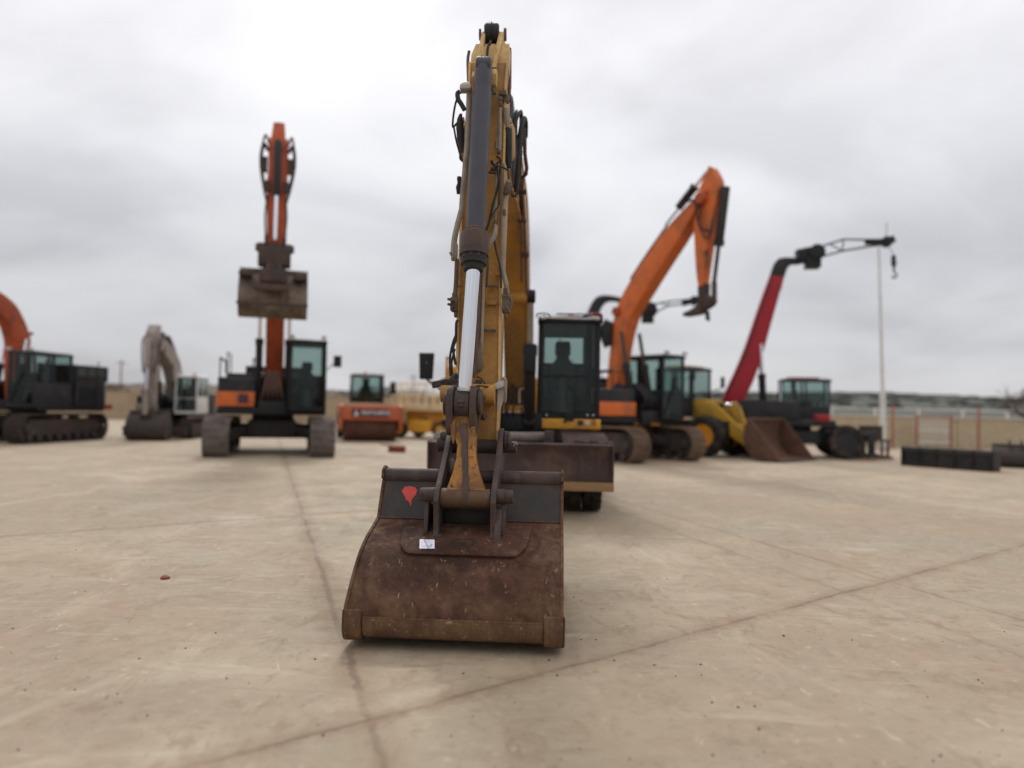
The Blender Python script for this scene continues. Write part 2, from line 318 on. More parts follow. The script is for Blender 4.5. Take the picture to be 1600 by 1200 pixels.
class Thing:
    def __init__(s, name, label, cat, loc, yaw=0.0, group=None, tilt=0.0):
        s.o = bpy.data.objects.new(name, None); COL.objects.link(s.o); s.o.empty_display_size = 0.3
        s.m = Matrix.Translation(Vector(loc)) @ Matrix.Rotation(math.radians(yaw), 4, 'Z')
        s.o.matrix_world = s.m; s.i = s.m.inverted(); tag(s.o, label, cat, group)
    def L(s, px, py, Y): return s.i @ W(px, py, Y)
    def P(s, px, py, x=0.0):   # point of the machine's vertical centre plane (local x = const) seen at a pixel -> (y,z)
        o_ = s.i @ CAMP; d = (s.i.to_3x3() @ RAY(px, py)); k = (x-o_.x)/d.x; q = o_+d*k; return (q.y, q.z)
def cylpoints(mbB, mbR, a, b, r, frac, rr=None):
    a = Vector(a); b = Vector(b); c = a+(b-a)*frac
    mbB.lathe(a, c, [(0, r*0.9), (0.01, r), (0.9, r), (0.905, r*1.18), (1, r*1.18)], 16); mbR.tube(c, b, rr or r*0.55, n=12)
# =====================================================================
# generic sub-builders
# =====================================================================
def wheel(T, c, r, w, rimmat='black', lugs=22, dirty='rubber', n=28, hubside=1, parent=None, name='wheel'):
    """wheel turning about local x at c; wheel = rim mesh, tyre is its child"""
    c = Vector(c); rb = MB(); h = w/2
    ax = Vector((1, 0, 0))
    rb.lathe(c-ax*h*0.85, c+ax*h*0.85, [(0, r*0.30), (0, r*0.56), (0.06, r*0.60), (0.10, r*0.52), (0.25, r*0.48), (0.75, r*0.48), (0.9, r*0.52), (0.94, r*0.60), (1, r*0.56), (1, r*0.30)], n)
    rb.lathe(c-ax*h*0.7, c+ax*h*0.7, [(0, r*0.16), (0.05, r*0.2), (0.15, r*0.2), (0.15, r*0.46), (0.85, r*0.46), (0.85, r*0.2), (0.95, r*0.2), (1, r*0.16)], n)
    for k in range(8):
        a = k*math.pi/4
        for sd_ in (-1, 1): rb.tube(c+Vector((sd_*h*0.45, math.cos(a)*r*0.3, math.sin(a)*r*0.3)), c+Vector((sd_*h*0.6, math.cos(a)*r*0.3, math.sin(a)*r*0.3)), r*0.03, n=6)
    ro = rb.build(name, rimmat, parent or T.o)
    tb = MB()
    prof = [(0.06, r*0.57), (0.0, r*0.70), (0.0, r*0.84), (0.07, r*0.93), (0.2, r*0.955), (0.8, r*0.955), (0.93, r*0.93), (1.0, r*0.84), (1.0, r*0.70), (0.94, r*0.57)]
    tb.lathe(c-ax*h, c+ax*h, prof, max(n, 32), caps=False)
    for k in range(lugs):   # chevron lugs
        for sd_ in (-1, 1):
            a0 = 2*math.pi*(k+(0.5 if sd_ > 0 else 0.0))/lugs; a1 = a0+2*math.pi/lugs*0.75
            def q(x, a, rr): return c+Vector((x, math.cos(a)*rr, math.sin(a)*rr))
            da = 0.34*math.pi/lugs*1.1
            x0 = sd_*h*0.02; x1 = sd_*h*0.97
            lo = r*0.93; tb.hexa([q(x0, a0-da, lo), q(x0, a0+da, lo), q(x1, a1+da, lo*0.96), q(x1, a1-da, lo*0.96), q(x0, a0-da, r), q(x0, a0+da, r), q(x1, a1+da, r*0.975), q(x1, a1-da, r*0.975)])
            tb.hexa([q(x1*0.96, a1-da, r*0.80), q(x1*0.96, a1+da, r*0.80), q(x1*1.03, a1+da, r*0.80), q(x1*1.03, a1-da, r*0.80), q(x1*0.9, a1-da, r*0.975), q(x1*0.9, a1+da, r*0.975), q(x1*1.02, a1+da, r*0.95), q(x1*1.02, a1-da, r*0.95)])
    tb.build('tyre', dirty, ro, sharp=30)
    return ro
def track(T, xc, w, y0, y1, h, shoemat, parent=None, frame='trackdark'):
    r = h/2; L = (y1-y0)-h; per = 2*L+2*math.pi*r; n = int(per/0.2); mb = MB()
    def pt(s_):
        s_ %= per
        if s_ < L: return (y0+r+s_, h, 0, 1)
        s_ -= L
        if s_ < math.pi*r: a = s_/r; return (y1-r+math.sin(a)*r, r+math.cos(a)*r, math.sin(a), math.cos(a))
        s_ -= math.pi*r
        if s_ < L: return (y1-r-s_, 0, 0, -1)
        s_ -= L; a = s_/r; return (y0+r-math.sin(a)*r, r-math.cos(a)*r, -math.sin(a), -math.cos(a))
    for k in range(n):
        a = pt(k*per/n); b = pt((k+0.93)*per/n)
        y_a, z_a, ny, nz = a; y_b, z_b, my, mz_ = b; t_ = 0.035; g = 0.03
        mb.hexa([(xc-w/2, y_a-ny*t_, z_a-nz*t_), (xc+w/2, y_a-ny*t_, z_a-nz*t_), (xc+w/2, y_b-my*t_, z_b-mz_*t_), (xc-w/2, y_b-my*t_, z_b-mz_*t_), (xc-w/2, y_a, z_a), (xc+w/2, y_a, z_a), (xc+w/2, y_b, z_b), (xc-w/2, y_b, z_b)])
        for f in (0.12, 0.5, 0.85):
            c = Vector((0, y_a+(y_b-y_a)*f, z_a+(z_b-z_a)*f)); nn = Vector((0, ny, nz)); tt = Vector((0, y_b-y_a, z_b-z_a)).normalized()*0.012
            p = [c-tt-nn*0.005, c+tt-nn*0.005, c+tt+nn*g, c-tt+nn*g]
            mb.plate([(xc-w/2, q.y, q.z) for q in p], (w, 0, 0))
    tr = mb.build('track', shoemat, parent or T.o)
    fb = MB(); fb.prism([(y0+r, r*0.55), (y1-r, r*0.55), (y1-r*1.1, h-0.16), (y0+r*1.1, h-0.16)], xc-w*0.28, xc+w*0.28)
    for k in range(8):
        yy = y0+r+0.1+k*(L-0.2)/7; fb.tube((xc-w*0.33, yy, 0.17), (xc+w*0.33, yy, 0.17), 0.12, n=14)
    for yy in (y0+L*0.35+r, y0+L*0.7+r): fb.tube((xc-w*0.3, yy, h-0.12), (xc+w*0.3, yy, h-0.12), 0.07, n=12)
    fb.build('track_frame', frame, tr, 0.01)
    for nm, yy in (('idler', y0+r), ('sprocket', y1-r)):
        sb = MB(); sb.lathe((xc-w*0.36, yy, r), (xc+w*0.36, yy, r), [(0, 0.1), (0.1, 0.16), (0.2, 0.16), (0.22, r*0.62), (0.35, r-0.06), (0.65, r-0.06), (0.78, r*0.62), (0.8, 0.16), (0.9, 0.16), (1, 0.1)], 24)
        sb.build(nm, frame, tr)
    return tr
def cab(T, x0, x1, y0, y1, z0, z1, mat='black', gl='glass', post=0.07, split=0.42, sill=0.12, roof=0.10, taper=0.04, seat=True, sx_=0.0, sw=1.0, sdz=0.0, name='cab', back_low=0.5, side_low=0.45, dark_interior=True):
    """front is -y. frame mesh + panes"""
    H = z1-z0; fb = MB(); zr = z1-roof; zs = z0+sill
    def X(x, z):   # slight tumblehome
        f = (z-z0)/H*taper; xm = (x0+x1)/2; return xm+(x-xm)*(1-f)
    def post_(x, y, wx=post, wy=post):
        xa = X(x, z0); xb = X(x, zr)
        fb.hexa([(xa-wx/2, y-wy/2, z0), (xa+wx/2, y-wy/2, z0), (xa+wx/2, y+wy/2, z0), (xa-wx/2, y+wy/2, z0), (xb-wx/2, y-wy/2, zr), (xb+wx/2, y-wy/2, zr), (xb+wx/2, y+wy/2, zr), (xb-wx/2, y+wy/2, zr)])
    p = post/2; ym = y0+(y1-y0)*0.5
    for x in (x0+p, x1-p):
        for y in (y0+p, ym, y1-p): post_(x, y)
    fb.box(x0, x1, y0, y1, z0, z0+0.06)
    fb.box(x0+post, x1-post, y0, y0+post*0.8, z0+0.06, zs)
    for x in (x0, x1-0.05): fb.box(x, x+0.05, y0+post, y1-post, z0+0.06, z0+H*(side_low if seat else sill/H))
    fb.box(x0+post, x1-post, y1-0.05, y1, z0+0.06, z0+H*back_low)
    fr = fb.build(name, mat, T.o, 0.008)
    xa, xb = X(x0, z1), X(x1, z1)
    rb = MB(); rb.loft([[(xa-0.02, y0-0.06, zr), (xb+0.02, y0-0.06, zr), (xb+0.02, y1+0.03, zr), (xa-0.02, y1+0.03, zr)], [(xa+0.0, y0-0.04, z1-0.02), (xb-0.0, y0-0.04, z1-0.02), (xb-0.0, y1+0.0, z1-0.02), (xa+0.0, y1+0.0, z1-0.02)], [(xa+0.10, y0+0.06, z1+0.02), (xb-0.10, y0+0.06, z1+0.02), (xb-0.10, y1-0.1, z1+0.02), (xa+0.10, y1-0.1, z1+0.02)]])
    rb.build('cab_roof', mat, fr, 0.012)
    g = MB(); zt = z0+H*split
    g.box(X(x0, zt)+post, X(x1, zt)-post, y0+0.012, y0+0.020, zs+0.01, zr); g.build('windshield', gl, fr)
    fbm = MB(); fbm.bar((X(x0, zt)+post, y0+0.01, zt), (X(x1, zt)-post, y0+0.01, zt), 0.035, 0.03); fbm.build('windshield_rail', mat, fr)
    zl = z0+H*(side_low if seat else sill/H)
    for x in (x0+0.02, x1-0.028):
        for (ya, yb) in ((y0+post, ym-p), (ym+p, y1-post)):
            g = MB(); g.box(x, x+0.008, ya, yb, zl, zr); g.build('side_window', gl, fr)
    g = MB(); g.box(x0+post, x1-post, y1-0.03, y1-0.022, z0+H*back_low, zr); g.build('rear_window', gl, fr)
    if seat:
        xm = (x0+x1)/2+sx_; sb = MB(); ys = ym+0.12
        zb = z0+0.12+sdz
        sb.box(xm-0.25, xm+0.25, ys-0.3, ys+0.2, zb+0.32, zb+0.46)
        sb.box(xm-0.18, xm+0.18, ys-0.2, ys+0.15, zb, zb+0.32)
        sb.loft([[(xm-w_*sw, y_-0.06, z_) , (xm+w_*sw, y_-0.06, z_), (xm+w_*sw, y_+0.06, z_), (xm-w_*sw, y_+0.06, z_)] for w_, y_, z_ in ((0.24, ys+0.18, zb+0.44), (0.26, ys+0.21, zb+0.75), (0.23, ys+0.23, zb+0.98), (0.14, ys+0.25, zb+1.08), (0.13, ys+0.25, zb+1.12), (0.165, ys+0.25, zb+1.16), (0.165, ys+0.25, zb+1.34), (0.14, ys+0.26, zb+1.40))])
        for sx in (-1, 1): sb.box(xm+sx*0.33-0.07, xm+sx*0.33+0.07, ys-0.35, ys+0.15, zb+0.35, zb+0.62)
        sb.build('seat', 'seat', fr, 0.02)
        cb_ = MB()
        for sx in (-1, 1):
            cb_.pipe([(xm+sx*0.31, ys-0.3, zb+0.6), (xm+sx*0.31, ys-0.34, zb+0.82)], 0.02); cb_.ball((xm+sx*0.31, ys-0.34, zb+0.86), 0.035, 0.035, 0.05)
            cb_.pipe([(xm+sx*0.1, y0+0.25, z0+0.06), (xm+sx*0.1, y0+0.3, z0+0.45)], 0.014); cb_.box(xm+sx*0.1-0.05, xm+sx*0.1+0.05, y0+0.2, y0+0.35, z0+0.07, z0+0.10)
        cb_.bar((xm, y0+0.22, z0+0.06), (xm, y0+0.38, z0+0.66), 0.10, 0.08)
        cb_.lathe((xm, y0+0.40, z0+0.70), (xm, y0+0.41, z0+0.73), [(0, 0.17), (0.5, 0.185), (1, 0.17)], 18)
        cb_.build('controls', 'trimgrey', fr, 0.006)
    return fr
def bolts(mb, pts, d, r=0.014, h=0.012):
    d = Vector(d).normalized()
    for p in pts: mb.tube(Vector(p), Vector(p)+d*h, r, n=6)
def cat(P, sub=5):
    Q = []; P = [Vector((p[0], p[1], 0)) for p in P]; E = [P[0]*2-P[1]]+P+[P[-1]*2-P[-2]]
    for i in range(1, len(E)-2):
        for k in range(sub):
            t_ = k/sub; a, b, c, d = E[i-1], E[i], E[i+1], E[i+2]
            q = 0.5*((2*b)+(c-a)*t_+(2*a-5*b+4*c-d)*t_*t_+(3*b-a-3*c+d)*t_**3); Q.append((q.x, q.y))
    Q.append((P[-1].x, P[-1].y)); return Q

# =====================================================================
# MAIN MACHINE
# =====================================================================
E = Thing('wheeled_excavator', 'large yellow wheeled excavator with its wide rust brown bucket resting on the concrete', 'excavator', (0.107, 13.0, 0), -3.3)
R = E.o
UX = 0.15
def l3(px, py, Y): return E.L(px, py, Y)
# ---- undercarriage
b = MB(); b.box(UX-0.42, UX+0.42, -2.0, 1.9, 0.62, 0.98); b.box(UX-0.75, UX+0.75, -0.6, 0.6, 0.72, 1.0)
for yy in (-1.35, 1.45): b.tube((UX-1.1, yy, 0.5), (UX+1.1, yy, 0.5), 0.13, n=16); b.ball((UX, yy, 0.5), 0.26, 0.24, 0.24)
b.tube((UX, -0.1, 0.98), (UX, -0.1, 1.24), 0.62, n=40)
b.build('chassis', 'darksteel', R, 0.015)
for yy in (-1.35, 1.45):
    for xx in (-1.10, -0.79, 0.79, 1.10):
        wheel(E, (UX+xx, yy, 0.5), 0.5, 0.285, 'darksteel', 20)
# mud guards / steps on both sides
for sx in (-1, 1):
    b = MB(); xs = UX+sx*1.0
    b.box(xs-0.22, xs+0.26, -0.75, 0.75, 0.62, 1.02); b.build('tool_box', 'darksteel', R, 0.02)
    b = MB()
    for zz in (0.45, 0.75): b.box(UX+sx*1.30-0.12, UX+sx*1.30+0.12, -0.55, -0.05, zz, zz+0.03)
    for yy in (-0.55, -0.08): b.box(UX+sx*1.42-0.02, UX+sx*1.42+0.02, yy, yy+0.03, 0.45, 1.0)
    b.build('step', 'brownsteel', R, 0.004)
    b = MB(); pr = [(-2.15, 1.02), (-1.95, 1.17), (-1.0, 1.20), (-0.72, 1.04)]
    b.prism(pr+[(y_, z_-0.025) for y_, z_ in reversed(pr)], UX+sx*0.63 if sx > 0 else UX-1.30, UX+1.30 if sx > 0 else UX-0.63); b.build('mudguard', 'brownsteel', R, 0.005)
# ---- blade
yb = -2.62
pl = l3(668, 702, 10.4); pr_ = l3(958, 702, 10.4); bx0, bx1 = pl.x, pr_.x
prof = [(yb+0.10, 0.47), (yb+0.02, 0.53), (yb+0.0, 0.62), (yb+0.025, 0.78), (yb+0.03, 0.90), (yb-0.02, 1.03), (yb-0.05, 1.08)]
b = MB(); th = 0.045
b.prism(prof+[(y_+th, z_+0.0) for y_, z_ in reversed(prof)], bx0, bx1)
b.prism([(yb-0.05, 1.075), (yb+0.06, 1.10), (yb+0.09, 1.05), (yb, 1.03)], bx0, bx1)
blade = b.build('dozer_blade', 'blade', R, 0.006)
b = MB(); b.prism([(yb-0.025, 0.44), (yb+0.035, 0.44), (yb+0.012, 0.565), (yb-0.022, 0.558)], bx0-0.01, bx1+0.01); b.build('cutting_edge', 'bladeedge', blade, 0.004)
b = MB()
for x in (bx0-0.008, bx1-0.022): b.prism([(yb-0.06, 1.09), (yb+0.10, 1.09), (yb+0.28, 0.95), (yb+0.28, 0.5), (yb+0.02, 0.46), (yb-0.03, 0.7)], x, x+0.03)
for sx in (-1, 1):
    b.prism([(yb+0.05, 0.95), (yb+0.9, 0.88), (yb+0.9, 0.62), (yb+0.05, 0.55)], UX+sx*0.55-0.05, UX+sx*0.55+0.05)
b.build('blade_arm', 'blade', blade, 0.01)
b = MB()   # top tube across behind the blade, cylinder guards
b.tube(l3(792, 683, 10.75), l3(852, 683, 10.75), 0.075, n=18)
b.tube(l3(700, 683, 10.75), l3(792, 683, 10.75), 0.075, n=18)
b.build('blade_cylinder', 'trackgrey', blade)
b = MB()
for px in (858, 700):
    p = l3(px, 683, 10.7); b.box(p.x-0.07, p.x+0.07, p.y-0.10, p.y+0.15, 0.95, p.z+0.09); bolts(b, [(p.x-0.03, p.y-0.10, p.z), (p.x+0.04, p.y-0.10, p.z-0.06)], (0, -1, 0), 0.02, 0.03)
for k in range(5):
    p = l3(905+k*12, 689+k*1.2, 10.75); b.box(p.x-0.05, p.x+0.05, p.y-0.05, p.y+0.3, 0.98, p.z+random.uniform(0, .05))
b.build('blade_bracket', 'brownsteel', blade, 0.012)
# ---- house frame
b = MB(); b.box(-1.25, 1.36, -0.62, 2.7, 1.24, 1.36); b.box(-0.45, 0.45, -0.95, 1.2, 1.22, 1.50)
b.prism([(-0.95, 1.3), (-0.7, 2.15), (-0.2, 2.25), (0.6, 1.5), (0.6, 1.3)], -0.36, -0.30); b.prism([(-0.95, 1.3), (-0.7, 2.15), (-0.2, 2.25), (0.6, 1.5), (0.6, 1.3)], 0.24, 0.30)
b.build('house_frame', 'black', R, 0.012)
b = MB(); b.box(-1.2, -0.42, -0.75, 0.2, 1.36, 2.03); b.box(-1.18, -0.50, 0.2, 2.1, 1.36, 2.15); b.build('engine_house', 'yellow_clean', R, 0.05, seg=3)
b = MB(); b.loft([[(-1.28, 2.0, 1.25), (1.3, 2.0, 1.25), (1.3, 2.55, 1.25), (-1.28, 2.55, 1.25)], [(-1.28, 2.0, 1.7), (1.3, 2.0, 1.7), (1.2, 2.9, 1.7), (-1.18, 2.9, 1.7)], [(-1.22, 2.05, 2.2), (1.24, 2.05, 2.2), (1.1, 2.8, 2.2), (-1.1, 2.8, 2.2)]]); b.build('counterweight', 'yellow_clean', R, 0.06, seg=3)
b = MB(); b.tube((-0.9, 1.5, 2.1), (-0.9, 1.5, 2.35), 0.05, n=12); b.build('exhaust', 'darksteel', R)
b = MB()
pp = [l3(700, 640, 12.15), l3(699, 590, 12.15), l3(700, 574, 12.2), l3(712, 570, 12.4), l3(716, 575, 12.9)]; 
b.pipe([(-1.17, -0.72, 1.4), (-1.17, -0.72, 2.3), (-1.17, -0.6, 2.4), (-1.17, 0.5, 2.4), (-1.17, 0.6, 2.15)], 0.02); b.build('handrail', 'yellow_clean', R)
p = l3(706, 600, 12.1); b = MB(); b.box(p.x-0.09, p.x+0.12, p.y-0.02, p.y+0.5, p.z-0.45, p.z+0.30); b.build('tank_panel', 'yellow_clean', R, 0.06, seg=3)
# hydraulic clutter under the boom foot
b = MB(); random.seed(3)
for k in range(9):
    x = -0.3+k*0.075; a = l3(792, 640, 12.3)
    b.pipe([(x, -0.7, 1.3), (x+random.uniform(-.05, .05), -1.0, 1.5), (x, -0.85, 1.75), (x, -0.4, 1.9+random.uniform(0, .2))], 0.018)
b.build('hydraulic_hose', 'hose', R)
b = MB(); b.pipe([l3(812, 630, 11.9), l3(812, 612, 11.9), l3(815, 608, 11.9), l3(826, 607, 11.9)], 0.022); b.pipe([l3(818, 628, 11.95), l3(824, 618, 11.95), l3(830, 606, 11.95), l3(834, 602, 12.0)], 0.014)
b.pipe([l3(811, 636, 12), l3(826, 634, 12)], 0.02); b.pipe([l3(812, 644, 12), l3(830, 643, 12)], 0.02)
b.tube(l3(822, 606, 11.95), l3(832, 606, 11.95), 0.03, n=10); b.build('grab_pipe', 'pipe', R)
# ---- boom
def boomY(px_l, px_r, py, Y, d): return None
bw = 0.185
lower = [(-0.35, 1.62), (-0.75, 2.3), (-1.35, 3.05), (-2.05, 3.62), (-3.0, 3.86), (-4.6, 3.88), (-6.15, 3.70), (-6.55, 3.80)]
upper = [(-6.62, 4.05), (-6.35, 4.22), (-4.6, 4.52), (-3.0, 4.66), (-1.9, 4.55), (-1.0, 3.95), (-0.35, 3.0), (0.05, 2.2), (0.08, 1.75)]
poly = cat(lower, 4)+cat(upper, 4)
def sym_beam(poly_l, poly_u, hw, samples=None):
    mb = MB(); rings = []
    for (l_, u_) in zip(poly_l, poly_u):
        w = hw(l_) if callable(hw) else hw
        rings.append([(-w, l_[0], l_[1]), (w, l_[0], l_[1]), (w, u_[0], u_[1]), (-w, u_[0], u_[1])])
    return mb.loft(rings)
lo = cat(lower, 5); up = cat(list(reversed(upper))[:], 5)
def resamp(P, n):
    L = [0]
    for i in range(1, len(P)): L.append(L[-1]+math.dist(P[i], P[i-1]))
    out_ = []; j = 0
    for k in range(n):
        s_ = L[-1]*k/(n-1)
        while j < len(P)-2 and L[j+1] < s_: j += 1
        f = (s_-L[j])/max(1e-6, L[j+1]-L[j]); out_.append((P[j][0]+(P[j+1][0]-P[j][0])*f, P[j][1]+(P[j+1][1]-P[j][1])*f))
    return out_
lo = resamp(lo, 30); up = resamp(up, 30)
b = MB(); rings = []
for i, (l_, u_) in enumerate(zip(lo, up)):
    f = i/29; xl = -bw-0.0; xr = bw
    rings.append([(xl, l_[0], l_[1]), (xr, l_[0], l_[1]), (xr, u_[0], u_[1]), (xl, u_[0], u_[1])])
b.loft(rings)
for sx in (-1, 1):   # flange lips of the box section
    for P_ in (lo, up):
        for i in range(29):
            b.bar((sx*(bw+0.006), P_[i][0], P_[i][1]), (sx*(bw+0.006), P_[i+1][0], P_[i+1][1]), 0.02, 0.03)
boom = b.build('boom', 'yellow', R, 0.006)
b = MB()
for y_, z_, r_, hw in ((-0.15, 1.95, 0.13, 0.30), (-6.42, 3.98, 0.16, 0.24), ):
    b.lathe((-hw, y_, z_), (hw, y_, z_), [(0, r_*0.8), (0.03, r_), (0.97, r_), (1, r_*0.8)], 20)
b.build('pin_boss', 'yellow', boom)
# boom cylinders
tq = l3(829, 463, 11.4)
b = MB(); b.lathe((-0.31, tq.y, tq.z), (tq.x-0.05, tq.y, tq.z), [(0, 0.09), (0.03, 0.11), (0.97, 0.11), (1, 0.1)], 18); b.build('pin_boss', 'yellow', boom)
for sx in (-1, 1):
    xr = l3(829, 470, 11.4).x*sx if sx > 0 else -0.31
    a = Vector((xr, -0.95, 1.35)); top = l3(829, 463, 11.4); top.x = xr
    if sx < 0: top = Vector((xr, top.y, top.z))
    b1 = MB(); b2 = MB(); c = a+(top-a)*0.62
    b1.lathe(a, c, [(0, 0.085), (0.02, 0.095), (0.88, 0.095), (0.88, 0.115), (1, 0.115)], 18)
    b1.tube(a+Vector((-0.08, 0, 0)), a+Vector((0.08, 0, 0)), 0.1, n=16)
    bc = b1.build('boom_cylinder', 'darksteel', R); b2.tube(c, top, 0.05, n=16); b2.build('cylinder_rod', 'pipe', bc)
    b3 = MB(); b3.lathe((top.x-0.045, top.y, top.z), (top.x+0.075, top.y, top.z), [(0, 0.09), (0.1, 0.105), (0.9, 0.105), (1, 0.09)], 18); b3.build('rod_eye', 'black', bc)
    b4 = MB(); b4.box(xr-0.1, xr+0.1, c.y-0.12, c.y+0.05, c.z-0.42, c.z+0.02); b4.build('check_valve', 'black', bc, 0.015)
# stick cylinder along the boom top
b1 = MB(); b2 = MB(); cylpoints(b1, b2, (0, -2.6, 4.95), (0, -6.50, 5.00), 0.11, 0.6, 0.055)
sc = b1.build('stick_cylinder', 'barrel', R); b2.build('cylinder_rod', 'rod', sc)
b = MB(); b.prism([(-3.0, 4.6), (-2.75, 5.1), (-2.45, 5.1), (-2.2, 4.5)], -0.14, -0.09); b.prism([(-3.0, 4.6), (-2.75, 5.1), (-2.45, 5.1), (-2.2, 4.5)], 0.09, 0.14); b.build('cylinder_bracket', 'yellow', boom, 0.01)
# boom hoses on the right of the boom and loops over the stick joint
b = MB()
b.pipe([l3(795, 250, 7.2), l3(797, 200, 7.1), l3(805, 176, 7.2), l3(806, 190, 7.5), l3(802, 300, 8.2)], 0.02)
b.pipe([l3(800, 250, 7.2), l3(803, 200, 7.1), l3(812, 175, 7.2), l3(814, 195, 7.5), l3(806, 310, 8.2)], 0.02)
b.pipe([l3(806, 300, 7.3), l3(811, 225, 7.2), l3(817, 188, 7.25), l3(821, 190, 7.4), l3(821, 214, 7.6)], 0.026)
b.pipe([l3(800, 300, 7.3), l3(805, 240, 7.2), l3(808, 215, 7.25), l3(812, 240, 7.6), l3(806, 302, 7.9)], 0.03)
b.pipe([l3(797, 292, 7.0), l3(800, 262, 7.0), l3(802, 235, 7.1), l3(799, 212, 7.2)], 0.03)
b.pipe([l3(803, 308, 7.5), l3(807, 262, 7.4), l3(813, 225, 7.3), l3(818, 200, 7.3)], 0.028)
b.pipe([l3(794, 300, 6.9), l3(796, 270, 6.9), l3(795, 240, 6.95), l3(793, 215, 7)], 0.024)
b.build('boom_hose', 'hose', boom)
b = MB()
b.pipe([l3(820, 212, 7.5), l3(820, 240, 7.6), l3(823, 262, 7.8), l3(822, 272, 7.9), l3(816, 278, 8.0), l3(816, 300, 8.2), l3(819, 345, 9), l3(822, 398, 10), l3(823, 460, 11)], 0.020, smooth=False)
b.pipe([l3(812, 240, 7.6), l3(813, 300, 8.2), l3(814, 340, 9), l3(814, 398, 10), l3(815, 440, 10.8)], 0.018, smooth=False)
b.build('boom_pipe', 'brownpipe', boom)
b = MB()
p = l3(821, 398, 10.0); b.box(p.x-0.06, p.x+0.05, p.y-0.04, p.y+0.05, p.z-0.03, p.z+0.03)
for py, Y in ((300, 8.2), (345, 9.0)): q = l3(816, py, Y); b.box(q.x-0.05, q.x+0.05, q.y-0.04, q.y+0.05, q.z-0.02, q.z+0.02)
b.build('pipe_clamp', 'brownsteel', boom, 0.005)

# ---- stick : sections (py, pxL, pxR, Yfront, depth)
sect = [(98, 734, 793, 6.30, 0.30), (130, 733, 790, 6.26, 0.62), (200, 728, 789, 6.20, 0.72), (300, 722, 786, 6.14, 0.66), (460, 716, 781.5, 6.08, 0.5), (600, 714, 780, 6.02, 0.38), (655, 716, 778, 6.00, 0.32), (696, 719, 776.5, 6.0, 0.26)]
rings = []
for py, xl, xr, Y, d in sect:
    a = l3(xl, py, Y); c = l3(xr, py, Y); z = (a.z+c.z)/2; y = (a.y+c.y)/2
    rings.append([(a.x, y, z), (c.x, y, z), (c.x, y+d, z+0.02), (a.x, y+d, z+0.02)])
b = MB(); b.loft(rings)
stick = b.build('stick', 'yellow', R, 0.008)
b = MB()   # head: shoulders box
def blk(mb, xl, xr, yt, yb_, Y, d, ):
    a = l3(xl, yb_, Y); c = l3(xr, yt, Y); return mb.box(a.x, c.x, a.y, a.y+d, a.z, c.z)
a = l3(735, 100, 6.34); c = l3(796, 66, 6.40)
b.loft([[(a.x, a.y+0.0, a.z-0.02), (c.x, a.y+0.0, a.z-0.02), (c.x, a.y+0.5, a.z-0.02), (a.x, a.y+0.5, a.z-0.02)], [(a.x, a.y+0.03, a.z+0.10), (c.x, a.y+0.03, a.z+0.10), (c.x, a.y+0.48, a.z+0.10), (a.x, a.y+0.48, a.z+0.10)], [(a.x+0.03, a.y+0.10, c.z), (c.x, a.y+0.10, c.z), (c.x, a.y+0.42, c.z), (a.x+0.03, a.y+0.42, c.z)]])
b.build('stick_head', 'tan', stick, 0.012)
def earp(mb, xl_t, xr_t, yt, xl_b, xr_b, yb_, Yt, Yb, d):
    t0 = l3(xl_t, yt, Yt); t1 = l3(xr_t, yt, Yt); c0 = l3(xl_b, yb_, Yb); c1 = l3(xr_b, yb_, Yb)
    mb.loft([[(c0.x, c0.y, c0.z), (c1.x, c0.y, c0.z), (c1.x, c0.y+d, c0.z), (c0.x, c0.y+d, c0.z)], [(t0.x, t0.y, t0.z-0.06), (t1.x, t0.y, t0.z-0.06), (t1.x, t0.y+d, t0.z-0.06), (t0.x, t0.y+d, t0.z-0.06)], [(t0.x, t0.y+d*0.25, t0.z), (t1.x, t0.y+d*0.25, t0.z), (t1.x, t0.y+d*0.75, t0.z), (t0.x, t0.y+d*0.75, t0.z)]])
b = MB(); earp(b, 752, 758.5, 43, 742, 749, 105, 6.42, 6.22, 0.26); earp(b, 779, 787, 43, 768, 775, 105, 6.42, 6.22, 0.26)
a = l3(749, 100, 6.30); c = l3(776, 78, 6.36); b.box(a.x, c.x, a.y, a.y+0.1, a.z, c.z)
b.build('cylinder_ear', 'tan', stick, 0.008)
b = MB(); p0 = l3(757, 55, 6.52); p1 = l3(780, 55, 6.52)
b.lathe(p0, p1, [(0, 0.085), (0.1, 0.10), (0.45, 0.10), (0.5, 0.115), (0.55, 0.10), (0.9, 0.10), (1, 0.085)], 20); b.build('rod_eye', 'black', sc)
b = MB(); b.tube(l3(787, 54, 6.52), l3(791.5, 54, 6.52), 0.055, n=16); b.tube(l3(748.5, 54, 6.52), l3(752, 54, 6.52), 0.05, n=16); b.build('pivot_pin', 'brownpipe', stick)
b = MB(); b.pipe([l3(764, 68, 6.3), l3(762, 75, 6.29), l3(761, 88, 6.28), l3(760, 102, 6.2)], 0.010, sub=3); b.pipe([l3(767, 64, 6.32), l3(765, 70, 6.3)], 0.012); b.build('grease_line', 'hose', stick)
b = MB(); earp(b, 737, 744.5, 108, 737, 744, 128, 6.10, 6.14, 0.16); earp(b, 767.5, 776, 104, 767, 775, 132, 6.10, 6.14, 0.16)
b.build('cylinder_clevis', 'tan', stick, 0.01)
# pivot disc of boom/stick joint on the sides
b = MB(); 
for sx in (-1, 1): b.lathe((-0.045+sx*0.17, -6.47, 4.02), (-0.045+sx*0.215, -6.47, 4.02), [(0, 0.17), (0.8, 0.17), (1, 0.15)], 22)
b.build('pin_boss', 'yellow', stick)
